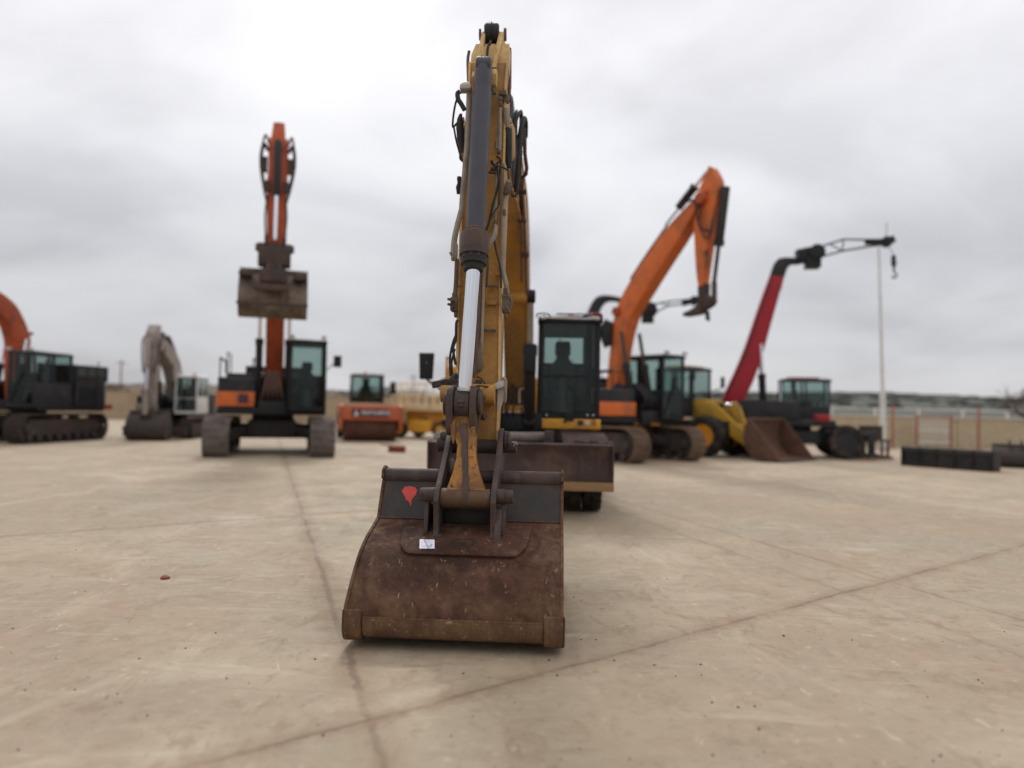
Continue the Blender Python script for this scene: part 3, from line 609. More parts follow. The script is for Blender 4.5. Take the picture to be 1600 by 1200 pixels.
# flange lines of stick (thin light edges)
b = MB()
for k in range(len(sect)-1):
    for xi, sgn in ((1, 1), (2, -1)):
        a = l3(sect[k][xi], sect[k][0], sect[k][3]-0.012); c = l3(sect[k+1][xi], sect[k+1][0], sect[k+1][3]-0.012); b.bar(a, c, 0.018, 0.022, up=(0, 1, 0))
b.build('stick_flange', 'tan', stick)
# mounting pads on stick face
b = MB()
for px0, px1, py0, py1 in ((760, 776, 469, 476), (768, 772, 440, 448), (748, 754, 466, 474), (774, 781, 425, 430)):
    blk(b, px0, px1, py0, py1, 6.03, 0.03)
b.build('mounting_pad', 'yellow', stick, 0.004)
b = MB(); blk(b, 734, 778, 445.5, 448, 6.02, 0.02); blk(b, 709, 724, 445, 448, 6.02, 0.02); blk(b, 753, 775, 514, 518, 6.0, 0.03); b.build('pipe_strap', 'valve', stick, 0.004)

# ---- bucket cylinder
pts = [(108, 743.5, 768), (300, 730, 760), (362, 727.5, 758)]
def cpt(py, xl, xr, Y): a = l3((xl+xr)/2, py, Y); r = abs(l3(xr, py, Y).x-l3(xl, py, Y).x)/2; return a, r
A0, r0 = cpt(107, 743.3, 767.3, 6.08); A1, r1 = cpt(364, 727.5, 757.5, 5.76)
r0 = 0.073
b = MB(); b.lathe(A0, A1, [(0, r0*0.7), (0.0, r0*0.97), (0.01, r0), (0.125, r0*1.0), (0.13, r0*0.99), (0.16, r0*1.10), (1, r1)], 28)
bcyl = b.build('bucket_cylinder', 'barrel', R)
b = MB(); a = l3(756, 104, 6.09); b.lathe((a.x-0.062, a.y, a.z), (a.x+0.062, a.y, a.z), [(0, 0.07), (0.06, 0.078), (0.94, 0.078), (1, 0.07)], 22); b.build('rod_eye', 'barrel', bcyl)
b = MB(); dd = (A1-A0).normalized(); K0, rk = cpt(360, 717.5, 763, 5.755); K1, _ = cpt(402, 717, 763.5, 5.71); K0.x = A1.x+0.0
b.lathe(A1-dd*0.035, A1, [(0, r1*1.0), (0.4, r1*1.12), (1, r1*1.12)], 28)
b.lathe(A1-dd*0.004, A1+dd*0.20, [(0, r1*1.2), (0.06, rk*0.94), (0.12, rk), (1, rk)], 28)
kc = A1+dd*0.20
for k in range(10):
    an = 2*math.pi*k/10; u = dd.orthogonal().normalized(); v = dd.cross(u); b.tube(kc+(u*math.cos(an)+v*math.sin(an))*rk*0.82, kc+(u*math.cos(an)+v*math.sin(an))*rk*0.82+dd*0.03, 0.014, n=6)
b.build('cylinder_head', 'brownsteel', bcyl, sharp=30); b = MB(); b.lathe(kc+dd*0.002, kc+dd*0.125, [(0, rk*0.90), (0.55, rk*0.86), (0.6, rk*0.72), (0.95, rk*0.66), (1, rk*0.6)], 28)
b.build('gland', 'darksteel', bcyl, sharp=30)
r_rod = 0.054; B0 = kc+dd*0.1; B1 = l3(726.5, 608, 5.70)
b = MB(); b.tube(B0, B1, r_rod, n=28); b.build('cylinder_rod', 'rod', bcyl)
b = MB(); b.lathe(B1-(B1-B0).normalized()*0.012, B1+(B1-B0).normalized()*0.015, [(0, 0.058), (0.3, 0.062), (1, 0.062)], 24); b.build('chrome_collar', 'lamp', bcyl)
b = MB(); ce = l3(723, 632, 5.72); b.lathe(B1+Vector((0, 0, -0.01)), ce, [(0, 0.062), (0.5, 0.068), (1, 0.062)], 20)
b.lathe((ce.x-0.062, ce.y, ce.z), (ce.x+0.062, ce.y, ce.z), [(0, 0.098), (0.06, 0.112), (0.94, 0.112), (1, 0.098)], 26)
b.ball((ce.x, ce.y-0.10, ce.z+0.02), 0.04, 0.025, 0.018); b.ball((ce.x, ce.y-0.108, ce.z-0.01), 0.022, 0.02, 0.02)
b.build('rod_end', 'brownsteel', bcyl, 0.004)
PL = ce  # link pin
# ---- linkage : guide links (from rod pin back to stick) + power link
b = MB()
for (xa, xb_) in ((699.5, 710.5), (735.5, 746.5)):
    x0_ = l3(xa, 632, 5.72).x; x1_ = l3(xb_, 632, 5.72).x
    y, z = ce.y, ce.z
    b.prism(cat([(y-0.125, z+0.02), (y-0.10, z+0.10), (y-0.02, z+0.145), (y+0.12, z+0.14), (y+0.38, z+0.22), (y+0.42, z+0.12), (y+0.25, z-0.02), (y+0.10, z-0.16), (y-0.02, z-0.24), (y-0.09, z-0.20), (y-0.125, z-0.08), (y-0.128, z-0.02)], 3), x0_, x1_)
b.build('guide_link', 'brownsteel', R, 0.015)
b = MB(); x0_ = l3(748, 632, 5.74).x
b.lathe((x0_, ce.y, ce.z+0.02), (x0_+0.03, ce.y, ce.z+0.02), [(0, 0.10), (0.8, 0.10), (1, 0.085)], 22)
x1_ = l3(698, 640, 5.74).x; b.lathe((x1_-0.02, ce.y, ce.z), (x1_+0.01, ce.y, ce.z), [(0, 0.075), (0.2, 0.09), (1, 0.09)], 20)
bolts(b, [l3(754, 622, 5.8), l3(756, 650, 5.8)], (0.3, -1, 0), 0.022, 0.05); b.tube(l3(752, 650, 5.8), l3(759, 652, 5.8), 0.03, n=12)
b.build('link_pin', 'brownsteel', R, 0.003)
b = MB()  # yellow cross boss on stick front behind the rod end
b.lathe(l3(688, 615, 5.92), l3(774, 617, 5.92), [(0, 0.055), (0.02, 0.07), (0.3, 0.07), (0.65, 0.085), (0.98, 0.085), (1, 0.07)], 20)
b.build('link_boss', 'yellow', stick)
for nm, pxs in (('right', [(789, 596), (777, 594), (776, 648), (781, 640), (792, 608)]),):
    b = MB(); q = [l3(px, py, 5.98) for px, py in pxs]; b.plate(q, (0.0, 0.05, 0)); q0 = l3(775, 604, 5.96); b.bar(l3(769, 606, 5.95), l3(790, 598, 5.97), 0.05, 0.05); b.build('guide_arm', 'lightgrey', R, 0.01)
b = MB(); b.bar(l3(675, 602, 5.95), l3(712, 594, 5.98), 0.06, 0.055); b.bar(l3(700, 600, 5.96), l3(714, 585, 6.0), 0.05, 0.05); b.build('guide_arm', 'trackdark', R, 0.012)
b = MB(); b.pipe([l3(789, 600, 5.95), l3(790, 612, 5.95), l3(789, 628, 5.98)], 0.012); b.pipe([l3(784, 590, 5.95), l3(790, 594, 5.95), l3(790, 606, 5.95)], 0.012); b.build('grease_line', 'pipe', stick)
# power link
def hring(py, xl, xr, Y, d, cy=0.0): a = l3(xl, py, Y); c = l3(xr, py, Y); z = (a.z+c.z)/2; y = a.y; return [(a.x, y, z), (c.x, y, z), (c.x+cy, y+d, z), (a.x-cy, y+d, z)]
b = MB()
b.loft([hring(640, 703, 741, 5.68, 0.16), hring(664, 703, 742, 5.64, 0.17), hring(680, 709, 743, 5.60, 0.15), hring(697, 714, 743, 5.56, 0.11), hring(715, 713, 744, 5.52, 0.08), hring(735, 708, 748, 5.46, 0.07), hring(752, 702, 753, 5.42, 0.08), hring(766, 697, 759, 5.38, 0.10)])
plk = b.build('power_link', 'link_yellow', R, 0.012)
b = MB(); b.loft([hring(662, 717, 730, 5.625, 0.05), hring(682, 720, 731, 5.575, 0.05), hring(700, 721, 730.5, 5.53, 0.05), hring(735, 722, 731, 5.435, 0.05), hring(770, 723, 732, 5.345, 0.05), hring(783, 722, 733, 5.335, 0.05)]); b.build('link_rib', 'brownsteel', plk, 0.01)
b = MB()
for xa, xb_ in ((703, 712), (735, 742.5)): b.loft([hring(655, xa, xb_, 5.63, 0.05), hring(685, xa+2, xb_-1, 5.585, 0.05), hring(693, xa+4, xb_-3, 5.58, 0.03)])
b.build('link_cheek', 'link_yellow', plk, 0.008)
b = MB(); p0 = l3(689.5, 777, 5.42); p1 = l3(767, 780, 5.42); zc = (p0.z+p1.z)/2; rr = 0.072
b.lathe((p0.x, p0.y, zc), (p1.x, p0.y, zc), [(0, rr*0.94), (0.01, rr), (0.99, rr), (1, rr*0.94)], 26); b.build('link_bushing', 'bushing', plk)
PB = Vector(((p0.x+p1.x)/2, p0.y, zc))
# ---- bucket
a = l3(738, 753, 5.77)
def pf(py, Y): q = l3(738-(py-750)*0.1, py, Y); return (q.y, q.z)
c1 = [pf(753, 5.79), pf(782, 5.71), pf(812, 5.64)]
c2 = [pf(812, 5.64), pf(826, 5.50), pf(846, 5.29), pf(870, 5.12), pf(900, 4.98), pf(930, 4.87), pf(952, 4.80), pf(972, 4.775)]
yz = c2[-1]; c2 += [(yz[0]+0.008, 0.125), (yz[0]+0.045, 0.085), (yz[0]+0.16, 0.07), (yz[0]+0.42, 0.05), (yz[0]+0.85, 0.014), (yz[0]+1.6, 0.10), (yz[0]+1.85, 0.16)]
P1 = cat(c1, 4); P2 = cat(c2, 6); PR = P1[:-1]+P2
XL = l3(599.5, 745, 5.77).x; XR = l3(876.5, 745, 5.77).x
def nrm(P, i):
    a_ = P[max(0, i-1)]; c_ = P[min(len(P)-1, i+1)]; d = Vector((c_[0]-a_[0], c_[1]-a_[1])).normalized(); return Vector((d.y, -d.x))
# outward normal must point toward -y (front) on the upper part
sg = 1 if nrm(PR, 2).x < 0 else -1
def off(P, i, o_): n_ = nrm(P, i)*sg; return (P[i][0]+n_.x*o_, P[i][1]+n_.y*o_)
def strip(mb, P, i0, i1, x0, x1, o0, o1, nx=1):
    rings = []
    A = [off(P, i, o1) for i in range(i0, i1+1)]; B = [off(P, i, o0) for i in range(i0, i1+1)]
    n_ = len(A); vs = []; fs = []
    for x in (x0, x1):
        for p in A: vs.append((x, p[0], p[1]))
        for p in B: vs.append((x, p[0], p[1]))
    m_ = 2*n_
    for i in range(n_-1):
        fs += [(i, i+1, m_+i+1, m_+i), (n_+i, m_+n_+i, m_+n_+i+1, n_+i+1), (i, n_+i, n_+i+1, i+1), (m_+i, m_+i+1, m_+n_+i+1, m_+n_+i)]
    fs += [(0, m_, m_+n_, n_), (n_-1, 2*n_-1, m_+2*n_-1, m_+n_-1)]
    return mb.add(vs, fs)
b = MB(); strip(b, PR, 0, len(PR)-1, XL, XR, -0.022, 0.0)
bucket = b.build('bucket', 'bucket', R, 0.0, sharp=25)
iw = len(P1)-1
b = MB(); strip(b, PR, 0, iw, XL+0.008, XR-0.008, 0.002, 0.008); b.build('back_plate', 'slateplate', bucket, 0.003)
b = MB(); strip(b, PR, iw, iw+1, XL, XR, 0.001, 0.012); b.build('weld_seam', 'brownsteel', bucket, 0.004)
# side plates with proud rim
for sx in (-1, 1):
    x0, x1 = (XL-0.022, XL) if sx < 0 else (XR, XR+0.022)
    outl = [off(PR, i, 0.012) for i in range(len(PR))]
    top = (PR[0][0]+0.02, PR[0][1]+0.10); 
    outl = [(PR[0][0]-0.055, PR[0][1]+0.02), ]+outl
    close = [(PR[-1][0], 0.22), (PR[0][0]+0.55, 0.95), (PR[0][0]+0.16, PR[0][1]+0.02), (PR[0][0]+0.10, PR[0][1]+0.095), (PR[0][0]+0.03, PR[0][1]+0.11), (PR[0][0]-0.035, PR[0][1]+0.08)]
    b = MB(); b.prism(outl+close, x0, x1); b.build('side_plate', 'bucket', bucket, 0.004, sharp=50)
# torsion tube
tc_ = (PR[0][0]+0.035, PR[0][1]+0.03)
b = MB(); b.lathe((XL, tc_[0], tc_[1]), (XR, tc_[0], tc_[1]), [(0, 0.062), (1, 0.062)], 28); b.build('torsion_tube', 'brownsteel', bucket)
# wear band and heel shrouds
def idx(zt):  # profile index where z falls under zt on the front
    for i, p in enumerate(PR):
        if p[1] < zt: return i
i0 = idx(l3(715, 968, 4.82).z); i1 = idx(0.08)
b = MB(); strip(b, PR, i0, i1, l3(566, 980, 4.82).x, l3(849, 985, 4.82).x, 0.001, 0.010); b.build('wear_band', 'heel', bucket, 0.004)
b = MB(); strip(b, PR, i0-1, i0, l3(566, 980, 4.82).x, l3(849, 985, 4.82).x, 0.001, 0.010); b.build('weld_seam', 'heel', bucket, 0.004)
ish = idx(l3(715, 953, 4.83).z)
for (xa, xb_) in ((XL-0.024, l3(566, 980, 4.82).x-0.004), (l3(849, 985, 4.82).x+0.004, XR+0.032)):
    b = MB(); strip(b, PR, ish, len(PR)-20, xa, xb_, 0.001, 0.030)
    xs = xa if xa < 0 and abs(xa-(XL-0.024)) < 1e-6 else xb_-0.026
    pol = [off(PR, i, 0.030) for i in range(ish, len(PR)-20)]+[off(PR, len(PR)-21, -0.13), off(PR, ish+4, -0.16), off(PR, ish, -0.12)]
    b.prism(pol, xs, xs+0.026); b.build('heel_shroud', 'heel', bucket, 0.024, seg=4)
b = MB(); b.box(XL-0.03, XR+0.03, PR[-1][0]-0.02, PR[-1][0]+0.25, PR[-1][1]-0.01, PR[-1][1]+0.03); b.build('cutting_lip', 'brownsteel', bucket, 0.01)
# reinforcement pad with rounded lower corners
def at_s(s_):
    i = int(min(max(s_, 0), len(PR)-1.001)); f = s_-i; n_ = nrm(PR, i)*sg; n2 = nrm(PR, i+1)*sg
    return (PR[i][0]*(1-f)+PR[i+1][0]*f, PR[i][1]*(1-f)+PR[i+1][1]*f), n_*(1-f)+n2*f
def s_of(z):
    for i in range(len(PR)-1):
        if PR[i+1][1] < z: return i+(PR[i][1]-z)/(PR[i][1]-PR[i+1][1])
xa = l3(620, 860, 5.25).x; xb_ = l3(828, 860, 5.25).x
sT = s_of(l3(715, 822, 5.55).z); sB = s_of(l3(722, 866, 5.22).z)
b = MB(); nx = 40; ns = 8; vs = []; fs = []
for o_ in (0.002, 0.022):
    for i in range(nx+1):
        u = i/nx; x = xa+(xb_-xa)*u; dcorner = max(0, 1-min(u, 1-u)/0.13); sb_ = sB-(1-math.sqrt(max(0, 1-dcorner**2)))*(sB-sT)*0.75
        for j in range(ns+1):
            (y, z), n_ = at_s(sT+(sb_-sT)*j/ns); vs.append((x, y+n_.x*o_, z+n_.y*o_))
m_ = (nx+1)*(ns+1); q = ns+1
for i in range(nx):
    for j in range(ns):
        k = i*q+j; fs += [(k, k+1, k+q+1, k+q), (m_+k, m_+k+q, m_+k+q+1, m_+k+1)]
    fs += [(i*q, (i+1)*q, m_+(i+1)*q, m_+i*q), (i*q+ns, m_+i*q+ns, m_+(i+1)*q+ns, (i+1)*q+ns)]
for j in range(ns): fs += [(j, m_+j, m_+j+1, j+1), (nx*q+j, nx*q+j+1, m_+nx*q+j+1, m_+nx*q+j)]
b.add(vs, fs); pad = b.build('mounting_plate', 'bucket', bucket, 0.004)
def onshell(px, py, Yg, o_):   # point of the shell surface under a pixel
    best = None
    for k in range(400):
        s_ = k*(len(PR)-14)/400; (y, z), n_ = at_s(s_); x = 0
        q = E.m @ Vector((l3(px, py, 13+y).x, y+n_.x*o_, z+n_.y*o_))
        c_ = CAMR.transposed() @ (q-CAMP); yy = 600-c_.y/(-c_.z)*FPX; d_ = abs(yy-py)
        if best is None or d_ < best[0]: best = (d_, Vector((l3(px, py, q.y).x, y+n_.x*o_, z+n_.y*o_)))
    return best[1]
# torch-cut letters G O (slanted, squared)
b = MB()
def stroke(mb, pxs, w=0.012, o_=0.0245):
    P_ = [onshell(px, py, 5.3, o_) for px, py in pxs]
    for i in range(len(P_)-1): mb.bar(P_[i], P_[i+1], w, 0.003, up=(0, -1, 0.6))
stroke(b, [(720.5, 843), (709, 843)]); stroke(b, [(708, 844), (705, 851)]); stroke(b, [(705, 852), (712, 852.5)]); stroke(b, [(716, 849.5), (721, 850), (717, 853.5)])
stroke(b, [(726, 843.5), (742, 844)]); stroke(b, [(742, 845), (738, 851.5)]); stroke(b, [(724.5, 853), (737, 853.5)]); stroke(b, [(725.5, 846.5), (724, 852)])
b.build('torch_cut_letters', 'torchcut', bucket)
# sticker
q = [onshell(px, py, 5.3, 0.026) for px, py in ((655.5, 857), (678.8, 857.2), (679, 843.4), (656, 843))]
nn = (q[1]-q[0]).cross(q[3]-q[0]).normalized(); nn = nn if nn.y < 0 else -nn
b = MB(); b.plate(q, nn*0.002); st = b.build('paper_sticker', 'paper', bucket)
def onst(u, v): return q[0]+(q[1]-q[0])*u+(q[3]-q[0])*v+nn*0.0035
b = MB(); b.pipe([onst(0.3, 1.0), onst(0.38, 0.75), onst(0.5, 0.35), onst(0.6, 0.0), onst(0.63, -0.1)], 0.0016, 5); b.pipe([onst(0.58, 0.12), onst(0.72, 0.2), onst(0.85, 0.5)], 0.0016, 5); b.build('pen_stroke', 'ink', bucket)
b = MB(); random.seed(5)
for v in (0.8, 0.62, 0.45, 0.28, 0.14):
    u = 0.06
    while u < 0.9:
        w = random.uniform(0.03, 0.10); b.bar(onst(u, v), onst(min(0.94, u+w), v), 0.0035, 0.0006, up=tuple(nn)); u += w+0.03
b.build('printed_lines', 'inkgrey', bucket)
# red spray mark (blob with drips)
b = MB(); pts2 = []
for px, py in ((628, 768), (632, 761), (640, 759.5), (648, 760.5), (652, 766), (650, 773), (645, 778), (643, 783), (642.5, 790), (641, 791.5), (640, 784), (638.5, 786), (637.5, 781), (635, 782), (633, 776)):
    pts2.append(onshell(px, py, 5.7, 0.0105))
b.plate(pts2, (0, -0.0015, 0.0)); b.build('red_spray_mark', 'redspray', bucket)
b = MB(); random.seed(21)
for k in range(14):
    px = random.uniform(575, 868); py = random.uniform(820, 975)
    if 615 < px < 835 and py < 872: continue
    n = random.choice((1, 1, 2)); dx = random.uniform(-3, 3); dy = random.uniform(2, 9)
    a = onshell(px, py, 5.2, 0.0012); c = onshell(px+dx, py+dy, 5.2, 0.0012); b.bar(a, c, random.uniform(0.002, 0.006), 0.001, up=(0, -1, 0.5))
sc_ = b.build('scratches', 'scratch', bucket); sc_['kind'] = 'stuff'
b = MB(); random.seed(4)
for k in range(26):
    px = random.uniform(560, 860); u = random.random(); py = 966+u*8+(px-560)*0.045; c = onshell(px, py, 4.8, 0.006); s_ = random.uniform(0.006, 0.017); b.ball(c, s_*1.8, s_*0.5, s_*0.8, 7, 5)
mc_ = b.build('mud_crumbs', 'mudcrumb', bucket); mc_['kind'] = 'stuff'

# hinge ears
def earside(xa, xb_, nm='bucket_ear'):
    b = MB()
    Pz = lambda py, Y: l3(732, py, Y)
    ol = [Pz(668, 6.02), Pz(672, 5.93), Pz(700, 5.78), Pz(730, 5.58), Pz(755, 5.42), Pz(768, 5.33), Pz(785, 5.29), Pz(800, 5.31), Pz(830, 5.33), Pz(850, 5.28), Pz(838, 5.50), Pz(820, 5.62), Pz(790, 5.72), Pz(752, 5.86), Pz(745, 6.0), Pz(720, 6.12), Pz(692, 6.16), Pz(675, 6.12)]
    b.prism([(p.y, p.z) for p in ol], xa, xb_)
    return b.build(nm, 'brownsteel', bucket, 0.008)
eL0, eL1 = l3(680, 777, 5.40).x, l3(688.5, 777, 5.40).x
eR0, eR1 = l3(768, 780, 5.40).x, l3(776.5, 780, 5.40).x
earside(eL0, eL1); earside(eR0, eR1)
# outer gussets lower
for (x0, px) in ((l3(668, 810, 5.45).x, 0), (l3(787, 812, 5.45).x, 0)):
    b = MB(); ol = [l3(732, 785, 5.40), l3(732, 835, 5.34), l3(732, 838, 5.48), l3(732, 815, 5.62), l3(732, 790, 5.66)]
    b.prism([(p.y, p.z) for p in ol], x0-0.015, x0+0.015); b.build('ear_gusset', 'brownsteel', bucket, 0.008)
b = MB(); ol = [l3(778, 795, 5.36), l3(778, 852, 5.24), l3(778, 848, 5.40), l3(778, 800, 5.45)]
b.prism([(p.y, p.z) for p in ol], l3(772.5, 820, 5.3).x, l3(783, 820, 5.3).x); b.build('ear_gusset', 'brownsteel', bucket, 0.006)
# pins
b = MB(); zc = PB.z+0.02; yc = PB.y
b.lathe((l3(655.5, 770, 5.4).x, yc, zc), (eL0, yc, zc), [(0, 0.045), (0.05, 0.05), (1, 0.056)], 20)
b.lathe((eR1, yc, zc), (l3(802, 776, 5.4).x, yc, zc), [(0, 0.056), (0.5, 0.056), (0.5, 0.05), (0.95, 0.05), (1, 0.045)], 20)
b.tube((eL0, yc, zc-0.0), (eR1, yc, zc-0.0), 0.04, n=16)
bolts(b, [(l3(659, 765, 5.4).x, yc-0.047, zc+0.012), (l3(797, 770, 5.4).x, yc-0.047, zc+0.012)], (0, -1, 0.2), 0.012, 0.016)
b.build('bucket_pin', 'brownsteel', bucket, 0.0)
b = MB(); yc2 = l3(740, 690, 6.02).y; z1_ = l3(690, 689, 6.02).z; z2_ = l3(792, 690, 6.02).z; zc2 = (z1_+z2_)/2-0.01
b.lathe((l3(682, 695, 6.0).x, yc2, zc2-0.02), (eL0+0.02, yc2, zc2-0.02), [(0, 0.055), (0.1, 0.065), (1, 0.065)], 20)
b.lathe((l3(688, 680, 6.0).x, yc2-0.02, zc2+0.045), (eL0+0.03, yc2-0.02, zc2+0.045), [(0, 0.035), (0.2, 0.045), (1, 0.045)], 18)
b.lathe((eR1-0.01, yc2, zc2-0.03), (l3(807.5, 700, 6.0).x, yc2, zc2-0.03), [(0, 0.05), (0.95, 0.05), (1, 0.04)], 20)
for k, w in enumerate((0.075, 0.082, 0.075)): x_ = l3(786+k*4.5, 682, 6.0).x; b.lathe((x_-0.013, yc2, zc2+0.02), (x_+0.010, yc2, zc2+0.02), [(0, w*0.9), (0.3, w), (0.7, w), (1, w*0.9)], 20)
b.lathe((eL1, yc2, zc2-0.03), (eR0, yc2, zc2-0.03), [(0, 0.062), (1, 0.062)], 20)
b.build('bucket_pin', 'brownsteel', bucket, 0.0)
b = MB(); 
for pxa, pya in ((807, 694), ): b.bar(l3(800, 690, 5.95), l3(809, 694, 5.95), 0.012, 0.012); b.bar(l3(802, 697, 5.95), l3(808, 690, 5.95), 0.01, 0.01)
b.build('cotter_pin', 'pipe', bucket)
# cross tube between ears low (dark gap behind link)
b = MB(); b.box(eL1+0.002, eR0-0.002, l3(730, 800, 5.55).y, l3(730, 800, 5.62).y, l3(730, 822, 5.5).z, l3(730, 800, 5.5).z); b.build('cross_plate', 'darksteel', bucket, 0.01)
b = MB(); p = l3(706, 728, 5.75); b.ball((p.x, p.y, p.z), 0.03, 0.02, 0.065); b.build('grease_cover', 'trackgrey', bucket)
exec_part = None
# ---- hoses, pipes and fittings on the stick
def pp_(mb, pts, r, **k): return mb.pipe([l3(px, py, Y) for px, py, Y in pts], r, **k)
b = MB()
pp_(b, [(733, 142, 6.12), (731, 200, 6.08), (727, 260, 6.0), (723, 300, 5.97), (721, 330, 5.95)], 0.022, smooth=True); pp_(b, [(721, 328, 5.95), (714, 355, 5.93), (710, 375, 5.92), (708, 400, 5.9)], 0.024)
b.build('steel_pipe', 'pipe', stick)
b = MB(); blk(b, 704.5, 712, 397, 406, 5.88, 0.06); blk(b, 711, 714.5, 380, 404, 5.88, 0.05); bolts(b, [l3(705, 396, 5.87), l3(708, 402, 5.87)], (-0.3, -1, 0), 0.012, 0.02); b.build('pipe_flange', 'pipe', stick, 0.004)
b = MB(); a = l3(719, 142, 6.1); c = l3(737, 132, 6.1)
b.loft([[(a.x, a.y-0.05, a.z), (c.x, a.y-0.05, a.z), (c.x, a.y+0.06, a.z), (a.x, a.y+0.06, a.z)], [(a.x+0.005, a.y-0.055, a.z+0.035), (c.x, a.y-0.055, a.z+0.035), (c.x, a.y+0.06, a.z+0.035), (a.x+0.005, a.y+0.06, a.z+0.035)], [(a.x+0.035, a.y-0.03, c.z+0.01), (c.x-0.02, a.y-0.03, c.z+0.01), (c.x-0.02, a.y+0.05, c.z+0.01), (a.x+0.035, a.y+0.05, c.z+0.01)]])
b.build('work_light', 'lightgrey', stick, 0.008)
b = MB(); pp_(b, [(719, 143, 6.1), (715, 146, 6.1), (716, 155, 6.1), (721, 163, 6.1), (726, 172, 6.1)], 0.02); pp_(b, [(716, 148, 6.1), (711, 165, 6.1), (708, 185, 6.1), (707.5, 198, 6.1), (711, 196, 6.12), (714, 192, 6.12)], 0.009)
pp_(b, [(709, 198, 6.1), (713, 220, 6.1), (718, 238, 6.1), (722, 250, 6.08)], 0.008); pp_(b, [(719, 240, 6.08), (719, 248, 6.08), (724, 253, 6.08)], 0.008)
b.build('rubber_hose', 'hose', stick)
b = MB()  # black sleeves
def sleeve(mb, secs, n=12):
    rings = []
    for px, py, w, Y in secs:
        c = l3(px, py, Y); rings.append([(c.x+math.cos(2*math.pi*k/n)*w, c.y+math.sin(2*math.pi*k/n)*w*0.9, c.z) for k in range(n)])
    mb.loft(rings)
sleeve(b, [(720, 178, 0.012, 6.1), (718.5, 186, 0.024, 6.1), (718.5, 200, 0.032, 6.1), (720, 218, 0.030, 6.1), (722.5, 238, 0.014, 6.08)])
sleeve(b, [(792, 199, 0.024, 6.2), (793.5, 202, 0.036, 6.2), (793.5, 232, 0.037, 6.2), (794, 248, 0.032, 6.2), (795.5, 262, 0.018, 6.18)])
sleeve(b, [(717.5, 276, 0.016, 6.1), (718, 279, 0.022, 6.1), (718, 286, 0.018, 6.1), (716, 292, 0.02, 6.1), (716.5, 303, 0.016, 6.1)])
b.build('hose_sleeve', 'black', stick)
b = MB()
pp_(b, [(781.5, 168, 6.15), (781.3, 200, 6.12), (780.5, 235, 6.12)], 0.014); pp_(b, [(777.5, 195, 6.15), (776.5, 232, 6.12)], 0.008)
pp_(b, [(791, 170, 6.18), (792, 185, 6.18), (792.5, 200, 6.2)], 0.026)
pp_(b, [(794, 282, 6.14), (791, 300, 6.12), (788, 316, 6.1), (786, 340, 6.08), (785.5, 400, 6.05), (786.5, 425, 6.03), (791, 445, 6.02), (792, 458, 6.02)], 0.020)
pp_(b, [(787.5, 255, 6.1), (787, 300, 6.1)], 0.008)
pp_(b, [(775, 270, 6.08), (774.5, 320, 6.07), (774, 345, 6.06)], 0.011)
pp_(b, [(774, 352, 6.04), (773, 362, 6.0), (766, 378, 5.96), (760, 392, 5.95)], 0.014); pp_(b, [(776, 352, 6.05), (775, 366, 6.02), (769, 378, 5.98), (763, 388, 5.97)], 0.011)
pp_(b, [(756, 420, 5.96), (755, 470, 5.95), (753.5, 520, 5.93), (752.5, 560, 5.92)], 0.012)
b.build('steel_pipe', 'pipe', stick)
b = MB()
pp_(b, [(750, 425, 5.96), (749, 480, 5.95), (746, 540, 5.93), (743.5, 585, 5.92)], 0.016); pp_(b, [(760, 395, 5.98), (762, 415, 5.98), (760.5, 445, 6.0)], 0.010)
pp_(b, [(745.5, 440, 6.0), (744, 500, 6.0), (740, 590, 5.98)], 0.012)
pp_(b, [(796, 148, 6.5), (797, 90, 6.62), (796.5, 75, 6.62)], 0.014); pp_(b, [(732, 132, 6.5), (731, 95, 6.6), (733, 80, 6.62)], 0.014)
b.build('brown_pipe', 'brownpipe', stick)
b = MB()
pp_(b, [(776, 244, 6.0), (782, 250, 6.0), (776, 258, 6.0), (779, 278, 6.0), (777, 295, 6.02), (770, 320, 6.03), (763, 350, 6.03), (758, 362, 6.03)], 0.010)
pp_(b, [(771, 259, 5.98), (782, 260, 5.98), (794, 266, 6.05)], 0.009)
pp_(b, [(768, 251, 5.99), (770, 256, 5.99), (778, 262, 6.0)], 0.012)
pp_(b, [(780, 320, 6.0), (781, 270, 6.02), (783, 250, 6.05)], 0.009)
pp_(b, [(772, 374, 6.0), (776, 395, 6.0), (782, 420, 6.0), (783, 450, 6.0)], 0.008)
pp_(b, [(757, 362, 5.98), (770, 335, 6.0), (779, 322, 6.03)], 0.007)
pp_(b, [(712, 570, 6.0), (708, 545, 6.0), (712, 530, 6.0), (713, 505, 6.0), (716, 500, 6.0)], 0.011); pp_(b, [(704, 588, 6.0), (703, 560, 6.0), (708, 535, 6.0), (714, 520, 6.0)], 0.010); pp_(b, [(707, 588, 6.0), (706, 565, 6.0), (711, 545, 6.0)], 0.008)
pp_(b, [(690, 600, 5.95), (696, 607, 5.9), (706, 620, 5.85), (698, 650, 5.75)], 0.008)
pp_(b, [(688, 600, 5.95), (694, 594, 5.9), (702, 594, 5.85), (712, 600, 5.85)], 0.007)
pp_(b, [(737, 608, 5.8), (746, 603, 5.8), (760, 604, 5.85), (776, 607, 5.95)], 0.007); pp_(b, [(745, 588, 5.95), (752, 592, 5.95), (760, 602, 5.92)], 0.006)
pp_(b, [(776, 608, 5.9), (770, 618, 5.88), (760, 624, 5.86)], 0.006)
b.build('rubber_hose', 'hose', stick)
b = MB()   # clamps / fittings
